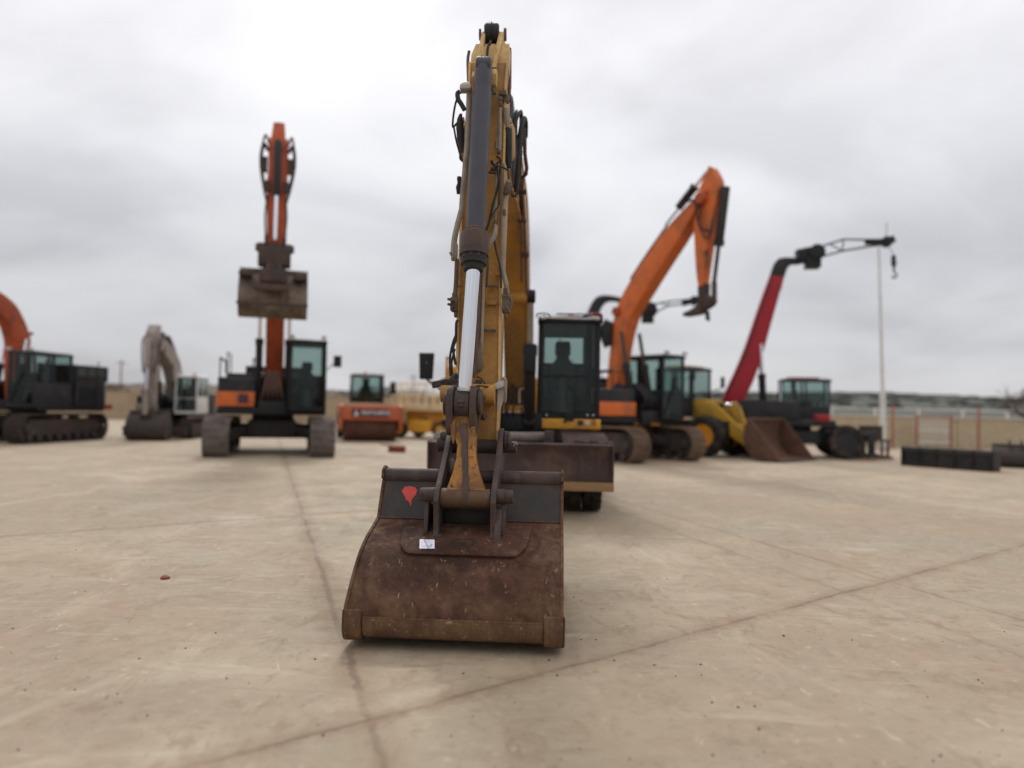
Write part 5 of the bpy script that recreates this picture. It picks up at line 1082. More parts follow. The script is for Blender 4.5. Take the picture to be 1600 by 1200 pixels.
b = MB(); b.bar(pc(36, 524), pc(50, 521), 0.1, 0.1); b.build('boom_light', 'brownsteel', bm_)
b = MB(); b.box(1.30, 1.42, 2.3, 2.66, 1.15, 1.35); b.build('rear_light', 'orange_deep', T.o, 0.02); b = MB(); b.tube((1.3, 1.9, 2.2), (1.3, 1.9, 3.0), 0.02, n=8); b.build('antenna', 'black', T.o)

b = MB(); b.box(-0.2, 1.36, 0.55, 2.45, 2.2, 2.82); b.build('engine_house', 'blackhouse', T.o, 0.08, seg=3)
for k in range(3): b = MB(); b.box(1.355, 1.37, 0.7+k*0.55, 1.1+k*0.55, 2.4, 2.7); b.build('vent_grille', 'trimgrey', T.o)
# ---------- grey compact excavator ----------
T = Thing('tracked_excavator', 'small dusty grey excavator with white framed cab and its bucket down on the ground', 'excavator', (-14.4, 31.6, 0), 7, 'tracked excavators parked across the yard')
carrier(T, 0.86, 'trackdark', 'darksteel', 'greige', 'whitepaint', gauge=1.15, rails=False, mirror=False, halfw=1.45)
b = MB(); mbeam(b, [(0.25, 1.9), (-0.05, 2.8), (-0.7, 3.45), (-1.5, 3.8), (-2.4, 4.0), (-3.0, 4.1)], [(-0.35, 1.5), (-0.7, 2.3), (-1.2, 2.9), (-1.9, 3.25), (-2.7, 3.5), (-3.1, 3.75)], 0.24); bm_ = b.build('boom', 'greige', T.o, 0.01)
b = MB(); mbeam(b, [(-2.65, 4.5), (-2.7, 4.1), (-2.75, 3.3), (-2.8, 1.8), (-2.85, 1.35)], [(-2.95, 4.5), (-3.3, 4.0), (-3.3, 3.3), (-3.15, 2.0), (-3.1, 1.35)], 0.19); st_ = b.build('stick', 'greige', T.o, 0.01)
b1 = MB(); b2 = MB(); cylpoints(b1, b2, (0, -3.4, 3.9), (0, -3.5, 2.0), 0.09, 0.6, 0.05); c_ = b1.build('bucket_cylinder', 'greige', T.o); b2.build('cylinder_rod', 'rod', c_)
b1 = MB(); b2 = MB(); cylpoints(b1, b2, (0, -0.9, 3.95), (0, -2.75, 4.4), 0.09, 0.6, 0.05); c_ = b1.build('stick_cylinder', 'brownsteel', T.o); b2.build('cylinder_rod', 'rod', c_)
for sx in (-0.3, 0.3):
    b1 = MB(); b2 = MB(); cylpoints(b1, b2, (sx, -1.0, 1.2), (sx, -1.3, 3.1), 0.08, 0.6, 0.045); c_ = b1.build('boom_cylinder', 'darksteel', T.o); b2.build('cylinder_rod', 'rod', c_)
b = MB(); b.bar((-0.15, -3.5, 2.0), (-0.15, -3.2, 1.2), 0.06, 0.14); b.bar((0.15, -3.5, 2.0), (0.15, -3.2, 1.2), 0.06, 0.14); b.bar((0, -3.5, 2.0), (0, -3.55, 1.0), 0.18, 0.1); b.build('bucket_link', 'greige', T.o, 0.01)
b = MB()
for sx in (-1, 1): b.pipe([(sx*0.22, -1.0, 3.6), (sx*0.3, -2.0, 4.1), (sx*0.36, -2.9, 4.0), (sx*0.3, -3.2, 3.4), (sx*0.2, -3.3, 2.6)], 0.035); b.pipe([(sx*0.2, -2.2, 3.8), (sx*0.3, -2.6, 3.3), (sx*0.22, -2.9, 3.0)], 0.03)
b.build('hose', 'brownsteel', bm_)
metric_bucket(T, (-3.1, 1.15), math.radians(8), 1.4, 0.98, 'trackdark', teeth=False)
b = MB(); b.prism([(-2.4, 0.12), (-2.34, 0.12), (-2.38, 0.5), (-2.5, 0.5)], -1.2, 1.2); b.bar((0.6, -2.4, 0.35), (0.6, -1, 0.5), 0.12, 0.12); b.bar((-0.6, -2.4, 0.35), (-0.6, -1, 0.5), 0.12, 0.12); b.build('dozer_blade', 'trackdark', T.o, 0.01)

# ---------- road roller ----------
T = Thing('road_roller', 'orange red road roller with a broad brown steel drum and dark cab', 'roller', (-6.6, 33.6, 0), 15)
b = MB(); b.lathe((-1.1, -2.0, 0.72), (1.1, -2.0, 0.72), [(0, 0.1), (0, 0.66), (0.01, 0.72), (0.99, 0.72), (1, 0.66), (1, 0.1)], 40); b.build('drum', 'rust', T.o)
b = MB(); b.box(-1.28, 1.28, -2.95, -2.70, 0.90, 1.50); b.box(-1.28, 1.28, -1.25, -1.0, 0.8, 1.42)
for x in (-1.28, 1.16): b.prism([(-2.95, 0.55), (-2.95, 1.5), (-2.6, 1.56), (-1.0, 1.5), (-1.0, 0.6), (-1.8, 0.4), (-2.2, 0.4)], x, x+0.12)
fr_ = b.build('drum_frame', 'orange_red', T.o, 0.03)
b = MB(); b.box(-1.12, 0.9, -2.72, -1.0, 1.46, 1.62); b.build('drum_cover', 'wallbrown', T.o, 0.03)
b = MB(); b.box(-0.80, 0.72, -2.968, -2.952, 1.02, 1.38); sg_ = b.build('name_plate', 'signdark', T.o)
b = MB(); x = -0.42     # pale unreadable bold lettering
for w, k in ((0.14, 0), (0.14, 1), (0.18, 2), (0.18, 1), (0.12, 0), (0.14, 2), (0.12, 1)):
    b.box(x, x+0.035, -2.976, -2.969, 1.13, 1.30); b.box(x+w-0.035, x+w, -2.976, -2.969, 1.13, 1.30)
    if k != 2: b.box(x, x+w, -2.976, -2.969, 1.20, 1.235)
    if k != 1: b.box(x, x+w, -2.976, -2.969, 1.265, 1.30)
    x += w+0.025
b.plate([(-0.72, -2.969, 1.08), (-0.52, -2.969, 1.08), (-0.62, -2.969, 1.34)], (0, -0.007, 0)); b.build('lettering', 'letter', sg_)
b = MB(); b.box(-0.5, 0.5, -1.0, 0.2, 0.55, 0.95); b.build('articulation_frame', 'darksteel', T.o, 0.03)
b = MB(); b.box(-0.85, 0.85, 0.0, 2.4, 0.7, 1.65); b.box(-1.25, -0.85, 0.1, 1.9, 1.1, 1.55); b.box(0.85, 1.25, 0.1, 1.9, 1.1, 1.55); b.build('rear_body', 'orange_red', T.o, 0.06, seg=3)
for sx in (-1, 1): wheel(T, (sx*1.02, 1.3, 0.74), 0.74, 0.5, 'orange_red', 18)
cab(T, -0.78, 0.72, -0.55, 0.85, 1.25, 2.92, 'blackhouse', 'glass', post=0.09, split=0.35, sill=0.3, back_low=0.4, side_low=0.4)
b = MB(); b.pipe([(0.8, -0.4, 2.2), (1.05, -0.6, 2.5), (1.1, -0.6, 2.6)], 0.02); b.box(0.98, 1.22, -0.65, -0.58, 2.05, 2.6); b.build('side_mirror', 'black', T.o, 0.02)
b = MB(); b.tube((-0.1, 0.1, 2.94), (-0.1, 0.1, 3.05), 0.06, n=12); b.build('beacon', 'amber', T.o)

# ---------- scissor lift ----------
T = Thing('scissor_lift', 'yellow scissor lift with a cream railed platform standing low on four black tyres', 'lift', (-3.95, 35.6, 0), 66)
def sl(x): return x
for sx in (-1, 1):
    for yy in (-1.15, 1.1): wheel(T, (sx*0.88, yy, 0.42), 0.42, 0.3, 'lift_yellow', 16)
b = MB(); b.box(-0.7, 0.7, -1.6, 1.6, 0.36, 0.55); b.box(-0.9, -0.7, -0.6, 0.6, 0.3, 0.85); b.box(0.7, 0.92, -0.6, 0.6, 0.3, 0.85)
for yy in (-1.15, 1.1): b.tube((-0.8, yy, 0.42), (0.8, yy, 0.42), 0.09, n=12)
b.build('chassis', 'lift_yellow', T.o, 0.02)
b = MB()
for x in (-0.52, 0.52):
    for k in range(4):
        z = 0.62+k*0.17; b.bar((x, -1.35, z), (x, 1.35, z+0.15), 0.06, 0.10); b.bar((x*0.85, 1.35, z), (x*0.85, -1.35, z+0.15), 0.06, 0.10)
b.build('scissor_stack', 'lift_yellow', T.o, 0.006)
b = MB(); b.tube((0, -0.9, 0.65), (0, 0.6, 1.0), 0.08, n=12); b.build('lift_cylinder', 'darksteel', T.o)
b = MB(); b.box(-0.85, 0.85, -1.55, 1.6, 1.30, 1.42); b.box(-0.88, 0.88, -1.58, 1.63, 1.42, 1.58); pl_ = b.build('platform', 'lift_cream', T.o, 0.01)
b = MB(); r = 0.022
for z in (2.02, 2.60):
    b.pipe([(-0.85, -1.55, z), (0.85, -1.55, z), (0.85, 1.6, z), (-0.85, 1.6, z), (-0.85, -1.55, z)], r, smooth=False)
for k in range(8):
    yy = -1.55+3.15*k/7
    for x in (-0.85, 0.85): b.pipe([(x, yy, 1.5), (x, yy, 2.60)], r, smooth=False)
for k in range(1, 4):
    for yy in (-1.55, 1.6): b.pipe([(-0.85+k*0.42, yy, 1.5), (-0.85+k*0.42, yy, 2.60)], r, smooth=False)
b.build('guard_rail', 'lift_cream', pl_)
b = MB(); b.box(0.5, 0.82, -1.64, -1.56, 1.7, 2.1); b.build('control_box', 'lift_yellow', pl_, 0.02)
b = MB()
for k in range(4): b.box(-0.95, -0.93, 0.75, 1.35, 0.55+k*0.2, 0.60+k*0.2)
for yy in (0.75, 1.33): b.box(-0.95, -0.93, yy, yy+0.04, 0.35, 1.4)
b.build('ladder', 'lift_cream', T.o)
b = MB(); b.box(-1.0, -0.95, -0.6, 0.6, 0.30, 0.48); b.build('side_cover', 'lift_yellow', T.o, 0.01)

# ---------- wheel loader ----------
T = Thing('wheel_loader', 'yellow wheel loader with orange rims and a brown bucket lying on the ground', 'loader', (6.5, 27.2, 0), 45)
for sx in (-1, 1):
    for yy in (-1.35, 1.5): wheel(T, (sx*1.0, yy, 0.72), 0.72, 0.52, 'loader_orange', 18)
b = MB(); b.box(-0.55, 0.55, -2.0, 0.0, 0.6, 1.25); b.box(-0.62, 0.62, 0.1, 2.9, 0.6, 1.1)
for yy in (-1.35, 1.5): b.tube((-0.9, yy, 0.72), (0.9, yy, 0.72), 0.18, n=14)
b.build('chassis', 'darksteel', T.o, 0.03)
b = MB(); b.loft([[(-0.85, 0.95, 1.05), (0.85, 0.95, 1.05), (0.85, 3.0, 1.05), (-0.85, 3.0, 1.05)], [(-0.85, 0.95, 1.85), (0.85, 0.95, 1.85), (0.8, 3.0, 1.7), (-0.8, 3.0, 1.7)], [(-0.7, 0.95, 2.0), (0.7, 0.95, 2.0), (0.65, 2.85, 1.8), (-0.65, 2.85, 1.8)]]); b.build('engine_hood', 'loader_orange', T.o, 0.05)
b = MB()
for sx in (-1, 1):
    for yy in (1.5,):
        ar = [(yy+0.88*math.cos(a), 0.72+0.86*math.sin(a)) for a in [math.radians(20+k*20) for k in range(8)]]; b.prism(ar+[(y*1+0.0, z-0.05) for y, z in reversed(ar)], sx*1.0-0.27, sx*1.0+0.27)
b.build('fender', 'loader_orange', T.o, 0.01)
cl = cab(T, -0.72, 0.72, -0.55, 0.95, 1.35, 3.15, 'blackhouse', 'glass', post=0.07, split=0.36, sill=0.25, back_low=0.4, side_low=0.35)
b = MB(); b.box(-0.55, 0.55, -0.35, 0.6, 3.17, 3.22); b.build('roof_panel', 'loader_yellow', cl, 0.02)
for sx in (-1, 1): b = MB(); b.pipe([(sx*0.75, -0.5, 2.3), (sx*1.1, -0.8, 2.5), (sx*1.1, -0.8, 2.9)], 0.02); b.box(sx*1.1-0.1, sx*1.1+0.1, -0.83, -0.78, 2.45, 2.85); b.build('side_mirror', 'black', cl)
b = MB()
for sx in (-1, 1):
    pr = [(-0.6, 1.95), (-1.0, 2.0), (-1.5, 1.8), (-2.2, 1.2), (-2.82, 0.70), (-2.86, 0.42), (-2.7, 0.32), (-2.0, 0.75), (-1.3, 1.35), (-0.6, 1.6)]
    b.prism(pr, sx*0.48-0.05, sx*0.48+0.05)
b.tube((-0.48, -2.2, 1.05), (0.48, -2.2, 1.05), 0.1, n=14); b.build('lift_arm', 'loader_yellow', T.o, 0.015)
b = MB(); b.box(-0.5, 0.5, -1.1, -0.5, 1.1, 2.0); b.build('arm_tower', 'loader_yellow', T.o, 0.04)
b = MB(); b.prism([(-2.1, 1.75), (-1.9, 1.95), (-1.75, 1.8), (-2.1, 1.0), (-2.35, 0.7), (-2.45, 0.85)], -0.07, 0.07); b.bar((0, -2.3, 0.8), (0, -2.8, 0.75), 0.1, 0.12); b.build('bell_crank', 'loader_yellow', T.o, 0.01)
for sx in (-1, 1):
    b1 = MB(); b2 = MB(); cylpoints(b1, b2, (sx*0.3, -0.9, 1.0), (sx*0.42, -2.1, 1.05), 0.07, 0.6); c_ = b1.build('lift_cylinder', 'darksteel', T.o); b2.build('cylinder_rod', 'rod', c_)
b1 = MB(); b2 = MB(); cylpoints(b1, b2, (0, -0.8, 1.75), (0, -1.95, 1.85), 0.08, 0.6); c_ = b1.build('tilt_cylinder', 'darksteel', T.o); b2.build('cylinder_rod', 'rod', c_)
sh = cat([(-3.05, 1.36), (-2.92, 0.95), (-2.95, 0.48), (-3.2, 0.14), (-3.6, 0.04), (-4.2, 0.02)], 4); hb = 1.28
b = MB(); nS = len(sh); inn = [(y-0.03, z+0.03) for y, z in sh]
vs = [(-hb, *p) for p in sh]+[(-hb, *p) for p in inn]+[(hb, *p) for p in sh]+[(hb, *p) for p in inn]; fs = []
for i in range(nS-1): fs += [(i, i+1, 2*nS+i+1, 2*nS+i), (nS+i, 3*nS+i, 3*nS+i+1, nS+i+1), (i, nS+i, nS+i+1, i+1), (2*nS+i, 2*nS+i+1, 3*nS+i+1, 3*nS+i)]
fs += [(0, 2*nS, 3*nS, nS), (nS-1, 2*nS-1, 4*nS-1, 3*nS-1)]; b.add(vs, fs)
for x in (-hb-0.02, hb-0.02): b.prism([(-3.12, 1.38)]+sh+[(-4.12, 0.12)], x, x+0.04)
b.bar((-hb, -3.06, 1.36), (hb, -3.06, 1.36), 0.1, 0.08); bk = b.build('bucket', 'rust', T.o, 0.006, sharp=30)
b = MB(); b.box(-hb-0.03, hb+0.03, -4.3, -4.15, 0.012, 0.05); b.build('cutting_lip', 'trackdark', bk, 0.006)

# ---------- crane telehandlers ----------
def telehandler(label, loc, yaw, boom_up, boom_lo, jib, hookp, redtop, group):
    T = Thing('telehandler', label, 'telehandler', loc, yaw, group)
    def pc(px, py, x=0.0): q = T.P(px, py, x); return Vector((x, q[0], q[1]))
    for sx in (-1, 1):
        for yy in (-1.55, 1.5): wheel(T, (sx*0.98, yy, 0.6), 0.6, 0.44, 'blackhouse', 18)
    b = MB(); b.box(-0.5, 0.5, -2.3, 2.3, 0.5, 0.95); b.box(-0.9, 0.9, -0.7, 0.8, 0.5, 0.95); b.tube((0, 0, 0.95), (0, 0, 1.12), 0.6, n=24)
    for yy in (-1.55, 1.5): b.tube((-0.9, yy, 0.6), (0.9, yy, 0.6), 0.14, n=12)
    b.build('chassis', 'blackhouse', T.o, 0.03)
    for yy in (-2.35, 2.35):
        b = MB(); b.box(-1.15, 1.15, yy-0.14, yy+0.14, 0.62, 0.92)
        for sx in (-1, 1): b.box(sx*1.1-0.09, sx*1.1+0.09, yy-0.1, yy+0.1, 0.25, 0.95); b.box(sx*1.1-0.2, sx*1.1+0.2, yy-0.2, yy+0.2, 0.18, 0.24)
        b.build('stabiliser', 'blackhouse', T.o, 0.015)
    b = MB(); b.box(-1.1, 1.1, -1.2, 2.0, 1.12, 1.35); b.box(-1.15, -0.45, 0.0, 2.0, 1.35, 2.0); b.build('turret', 'blackhouse', T.o, 0.05)
    b = MB(); b.box(-1.17, -0.42, -1.0, -0.55, 1.3, 1.55); b.build('turret_cover', 'crane_red', T.o, 0.05)
    for x in (-0.32, 0.26):
        pass
    b = MB(); y0_, z0_ = T.P(*boom_lo[0]); b.prism([(y0_-0.6, 1.3), (y0_-0.3, z0_+0.1), (y0_+0.3, z0_+0.2), (y0_+0.6, 1.3)], -0.34, -0.28); b.prism([(y0_-0.6, 1.3), (y0_-0.3, z0_+0.1), (y0_+0.3, z0_+0.2), (y0_+0.6, 1.3)], 0.28, 0.34); b.build('boom_bracket', 'blackhouse', T.o, 0.01)
    c_ = cab(T, 0.36, 1.2, -1.35, 0.35, 1.30, 2.85, 'blackhouse', 'glass', post=0.06, split=0.35, sill=0.2, back_low=0.35, side_low=0.35)
    b = MB(); b.box(0.5, 1.05, -1.0, 0.1, 2.87, 2.92); b.build('roof_panel', 'crane_red', c_, 0.02)
    b = MB(); pbeam(T, b, boom_up, boom_lo, 0.22, 10); bm_ = b.build('boom', 'crane_red', T.o, 0.02)
    b = MB(); n_ = redtop; pbeam(T, b, n_[0], n_[1], 0.17, 12); b.build('inner_boom', 'blackhouse', bm_, 0.015)
    b = MB()
    for sx in (-1, 1):
        U = [T.P(*p) for p in boom_up]; b.pipe([(sx*0.24, y, z-0.1) for y, z in U], 0.025)
    b.build('hose', 'hose', bm_)
    for x in (-0.2, 0.2):
        b1 = MB(); b2 = MB(); u = (Vector(T.P(*boom_lo[0]))*0.5+Vector(T.P(*boom_lo[-1]))*0.5); cylpoints(b1, b2, (x, u.x-0.5 if False else y0_-0.9, 1.35), (x, u.x, u.y), 0.1, 0.6); q_ = b1.build('boom_cylinder', 'darksteel', T.o); b2.build('cylinder_rod', 'rod', q_)
    # jib: winch, lattice tail, nose
    W_p, M1, M2, Nn = jib
    b = MB(); w = pc(*W_p); b.lathe(w+Vector((-0.35, 0, 0)), w+Vector((0.35, 0, 0)), [(0, 0.28), (0.08, 0.30), (0.1, 0.2), (0.9, 0.2), (0.92, 0.30), (1, 0.28)], 22)
    b.bar(pc(*n_[0][-1]), w, 0.5, 0.5); b.box(-0.3, 0.3, w.y-0.15, w.y+0.35, w.z-0.55, w.z-0.15); jb = b.build('winch', 'black', T.o, 0.02)
    b = MB(); up_ = M1; lo2 = M2
    for x in (-0.22, 0.22):
        b.pipe([pc(W_p[0], W_p[1]-8, x), pc(up_[0], up_[1], x*0.8), pc(Nn[0], Nn[1]-3, x*0.3)], 0.035, smooth=False)
        b.pipe([pc(W_p[0], W_p[1]+8, x), pc(lo2[0], lo2[1], x*0.8), pc(Nn[0], Nn[1]+3, x*0.3)], 0.035, smooth=False)
        b.bar(pc(up_[0], up_[1], x*0.8), pc(lo2[0], lo2[1], x*0.8), 0.04, 0.04); b.bar(pc((W_p[0]+up_[0])/2, (W_p[1]-8+up_[1])/2, x*0.9), pc(lo2[0], lo2[1], x*0.8), 0.04, 0.04)
    b.bar(pc((up_[0]*0.5+Nn[0]*0.5), up_[1]+4), pc(*Nn), 0.16, 0.2); q = pc(*Nn); b.lathe(q+Vector((-0.08, 0, 0)), q+Vector((0.08, 0, 0)), [(0, 0.2), (0.3, 0.2), (0.5, 0.15), (0.7, 0.2), (1, 0.2)], 16)
    b.bar(q, pc(Nn[0]+12, Nn[1]-5), 0.2, 0.25); jbm = b.build('jib', 'blackhouse', T.o, 0.005)
    if hookp:
        b = MB(); q = pc(*Nn); e_ = pc(*hookp[0]); f_ = pc(*hookp[1]); b.pipe([q, e_], 0.012, smooth=False); b.pipe([q, q+Vector((0, 0, 0.7))], 0.012, smooth=False)
        b.lathe(e_, f_, [(0, 0.03), (0.1, 0.08), (0.6, 0.09), (0.7, 0.04), (1, 0.03)], 12); b.pipe([f_, f_+Vector((0, -0.09, -0.12)), f_+Vector((0, 0, -0.22)), f_+Vector((0, 0.08, -0.14))], 0.03); b.build('hook', 'blackhouse', jbm)
    return T
telehandler('telehandler with steep crimson boom and black crane jib reaching over the tall white pole', (10.35, 27.0, 0), 80,
            [(1128, 625), (1160, 555), (1186, 480), (1204, 430)], [(1154, 640), (1181, 580), (1204, 500), (1222, 436)],
            ((1274, 396), (1318, 374), (1316, 392), (1385, 378)), ((1396, 398), (1397, 425)), ([(1198, 450), (1206, 424), (1216, 404), (1245, 402)], [(1218, 455), (1224, 432), (1232, 416), (1248, 414)]), 'telehandlers with crane jibs')
telehandler('telehandler mostly hidden behind the orange excavator boom, its black jib showing on both sides', (3.6, 31.5, 0), 78,
            [(912, 640), (915, 590), (918, 530), (920, 487)], [(932, 655), (934, 600), (937, 545), (941, 492)],
            ((1016, 484), (1046, 471), (1044, 478), (1085, 470)), None, ([(915, 497), (920, 482), (933, 463), (958, 462), (995, 472)], [(934, 500), (938, 486), (946, 474), (962, 472), (995, 482)]), 'telehandlers with crane jibs')

# =====================================================================
# YARD : ground, walls, poles, attachments
# =====================================================================
def single(name, label, catg, mb, mat, group=None, bevel=0.0, kind=None, **k):
    o = mb.build(name, mat, None, bevel, **k); return tag(o, label, catg, group, kind)
# ground material
def groundmat():
    m, t, b, o = newmat('yard_concrete'); oc = N(t, 'ShaderNodeTexCoord').outputs['Object']
    big = noise(t, oc, 0.16, 8, 0.6, 0.6); mid = noise(t, oc, 0.9, 8, 0.65, 0.8); fine = noise(t, oc, 9, 8, 0.75, 0.2); grit = noise(t, oc, 70, 4, 0.7)
    col = mix(t, ramp(t, big, 0.42, 0.58), (0.274, 0.206, 0.136), (0.360, 0.285, 0.188))
    col = mix(t, ramp(t, mid, 0.44, 0.60, 0, 0.75), col, (0.288, 0.229, 0.162))
    gs = noise(t, oc, 0.33, 7, 0.62, 1.2); col = mix(t, ramp(t, gs, 0.53, 0.62, 0, 0.5), col, (0.278, 0.240, 0.170)); col = mix(t, ramp(t, gs, 0.46, 0.39, 0, 0.5), col, (0.307, 0.214, 0.134))
    md2 = noise(t, oc, 2.2, 9, 0.7, 1.2)
    col = mix(t, ramp(t, md2, 0.53, 0.66, 0, 0.6), col, (0.223, 0.153, 0.086))
    col = mix(t, ramp(t, fine, 0.52, 0.68, 0, 0.45), col, (0.406, 0.331, 0.230))
    col = mix(t, ramp(t, fine, 0.44, 0.34, 0, 0.55), col, (0.194, 0.140, 0.083))
    for sc, st_, lo1, hi1, am, cc in ((3.0, (0.22, 1.0, 1), 0.57, 0.68, 0.42, (0.468, 0.395, 0.287)), (5.0, (0.18, 0.9, 1), 0.57, 0.68, 0.45, (0.202, 0.152, 0.099)), (1.2, (1.0, 0.3, 1), 0.56, 0.66, 0.4, (0.441, 0.365, 0.261)), (0.9, (0.5, 1.0, 1), 0.55, 0.65, 0.35, (0.423, 0.358, 0.261))):
        n = noise(t, oc, sc, 7, 0.7, 0.9, st_); col = mix(t, ramp(t, n, lo1, hi1, 0, am), col, cc)
    br = N(t, 'ShaderNodeTexVoronoi'); br.inputs['Scale'].default_value = 2.1; br.inputs['Randomness'].default_value = 1; t.links.new(oc, br.inputs['Vector'])
    rnd = mth(t, 'MULTIPLY', ramp(t, br.outputs['Distance'], 0.022, 0.008), ramp(t, mid, 0.5, 0.56))
    d1 = noise(t, oc, 4.2, 9, 0.72, 1.0, (1, 0.55, 1)); col = mix(t, mth(t, 'MULTIPLY', ramp(t, d1, 0.55, 0.62, 0, 0.6), ramp(t, gs, 0.42, 0.5)), col, (0.222, 0.151, 0.087))
    d2 = noise(t, oc, 7.5, 8, 0.75, 0.6, (1, 0.6, 1)); col = mix(t, ramp(t, d2, 0.60, 0.66, 0, 0.6), col, (0.464, 0.396, 0.290)); col = mix(t, ramp(t, d2, 0.385, 0.33, 0, 0.7), col, (0.175, 0.121, 0.071))
    d3 = noise(t, oc, 19, 4, 0.6, 0.3, (1, 0.6, 1)); col = mix(t, mth(t, 'MULTIPLY', ramp(t, d3, 0.66, 0.70, 0, 0.7), ramp(t, mid, 0.45, 0.55)), col, (0.124, 0.080, 0.047))
    sx = N(t, 'ShaderNodeSeparateXYZ'); t.links.new(oc, sx.inputs[0])
    wob = mth(t, 'MULTIPLY', mth(t, 'SUBTRACT', noise(t, oc, 0.8, 3, 0.5), 0.5), 0.10); wf = mth(t, 'MULTIPLY', mth(t, 'SUBTRACT', fine, 0.5), 0.10)
    lines = JOINTS
    height = grit
    for (p, q, w, am) in lines:
        d = Vector((q[0]-p[0], q[1]-p[1])).normalized(); nx, ny = d.y, -d.x; c = nx*p[0]+ny*p[1]
        s_ = mth(t, 'ADD', mth(t, 'MULTIPLY', sx.outputs[0], nx), mth(t, 'MULTIPLY', sx.outputs[1], ny))
        dist = mth(t, 'ABSOLUTE', mth(t, 'ADD', mth(t, 'ADD', mth(t, 'SUBTRACT', s_, c), wob), wf))
        f1 = mth(t, 'MULTIPLY', ramp(t, dist, w*4.0, w*0.5, 0, 0.75*am), ramp(t, d1, 0.40, 0.56, 0.35, 1.0)); f2 = ramp(t, dist, w*0.75, w*0.25, 0, 0.6*am)
        f2 = mth(t, 'MULTIPLY', f2, ramp(t, mid, 0.38, 0.55, 0.25, 1.0)); 
        col = mix(t, f1, col, (0.224, 0.148, 0.086)); col = mix(t, f2, col, (0.125, 0.083, 0.050))
    t.links.new(col, b.inputs['Base Color']); b.inputs['Roughness'].default_value = 0.85
    t.links.new(ramp(t, mid, 0.3, 0.7, 0.62, 0.95), b.inputs['Roughness'])
    bp = N(t, 'ShaderNodeBump'); bp.inputs['Strength'].default_value = 0.45; bp.inputs['Distance'].default_value = 0.012
    t.links.new(mth(t, 'ADD', mth(t, 'MULTIPLY', grit, 0.5), mth(t, 'ADD', fine, mid)), bp.inputs['Height']); t.links.new(bp.outputs[0], b.inputs['Normal'])
    return m
def g2(px, py): q = G(px, py); return (q.x, q.y)
JOINTS = [(g2(446, 720), g2(570, 1100), 0.045, 1.0), (g2(60, 834), g2(600, 796), 0.026, 1.0), (g2(490, 1148), g2(1400, 905), 0.036, 1.0), (g2(955, 778), g2(1390, 908), 0.02, 0.8), (g2(1360, 940), g2(1600, 1026), 0.02, 0.5)]
M['ground'] = groundmat()
b = MB(); b.add([(-700, -60, 0), (700, -60, 0), (700, 1200, 0), (-700, 1200, 0)], [(0, 1, 2, 3)]); single('ground', 'pale dusty concrete yard with darker joints', None, b, 'ground', kind='structure')
# pebbles and crumbs
random.seed(11); b = MB()
for k in range(110):
    px = random.uniform(0, 1600); py = 760+440*random.random()**0.7; q = G(px, py); s_ = random.uniform(0.003, 0.011)*(1.5 if random.random() < 0.08 else 1)*0.75
    n = 5; rg = [(q.x+math.cos(a*2*math.pi/n+k)*s_*random.uniform(.7, 1.3), q.y+math.sin(a*2*math.pi/n+k)*s_*random.uniform(.7, 1.3), 0.0) for a in range(n)]
    b.loft([rg, [(q.x+(v[0]-q.x)*0.7, q.y+(v[1]-q.y)*0.7, s_*0.8) for v in rg]])
tag(b.build('pebbles', 'rust'), 'small dark stones and crumbs scattered over the concrete', None, None, 'stuff')
# hills on the right, scrub rise on the left
def ridge(name, label, pts, Y0, depth, mat, jag, seed, n=160):
    random.seed(seed); b = MB(); rows = []
    xs = [p[0] for p in pts]
    for r_ in range(6):
        f = r_/5; row = []
        for i in range(n+1):
            px = xs[0]+(xs[-1]-xs[0])*i/n
            for k in range(len(pts)-1):
                if pts[k][0] <= px <= pts[k+1][0]: py = pts[k][1]+(pts[k+1][1]-pts[k][1])*(px-pts[k][0])/(pts[k+1][0]-pts[k][0]); break
            w = W(px, py, Y0); hgt = w.z*(math.sin(f*math.pi/2) if f < 1 else 1.0)+random.uniform(-jag, jag)*f
            row.append(Vector((w.x*(1+0.0*f), Y0-depth*(1-f), max(0.0, hgt) if r_ else -0.3)))
        rows.append(row)
    row = [Vector((v.x, v.y+depth, -0.3)) for v in rows[-1]]; rows.append(row)
    vs = [v for r_ in rows for v in r_]; fs = []
    for r_ in range(len(rows)-1):
        for i in range(n): k = r_*(n+1)+i; fs.append((k, k+1, k+n+2, k+n+1))
    b.add(vs, fs); return tag(b.build(name, mat), label, None, None, 'structure')
ridge('hills', 'low dark green scrub covered hill beyond the yard on the right', [(1050, 626), (1170, 618), (1300, 616), (1420, 622), (1600, 634), (1900, 654)], 300, 160, 'hill', 0.95, 2, 520)
ridge('terrain', 'low brown scrubby rise beyond the wall on the left', [(-400, 590), (100, 600), (300, 602), (520, 612), (700, 618), (900, 628), (1060, 634)], 95, 25, 'scrub', 0.35, 4, 400)
# earth bank and pinkish plots behind the loader
ridge('terrain', 'pale earth slope below the hill', [(1060, 646), (1200, 645), (1330, 650), (1600, 661), (1900, 672)], 130, 60, 'wallbrown', 0.12, 6, 60)
random.seed(77); b = MB()
for k in range(900):
    px = random.uniform(1055, 1880); tp = 617+max(0, px-1330)*0.052; f = 1-0.75*random.random()**1.5; w = W(px, tp, 300); s_ = random.uniform(0.9, 2.0)*(0.4+f*0.6)
    b.ball((w.x, 298-160*(1-f), w.z*math.sin(f*math.pi/2)+s_*0.05), s_*random.uniform(1.2, 2.4), s_, s_*random.uniform(0.45, 0.8), 6, 4)
tag(b.build('treeline', 'leafdark', sharp=80), 'dark scrub and low trees covering the hill on the right', None, None, 'stuff')
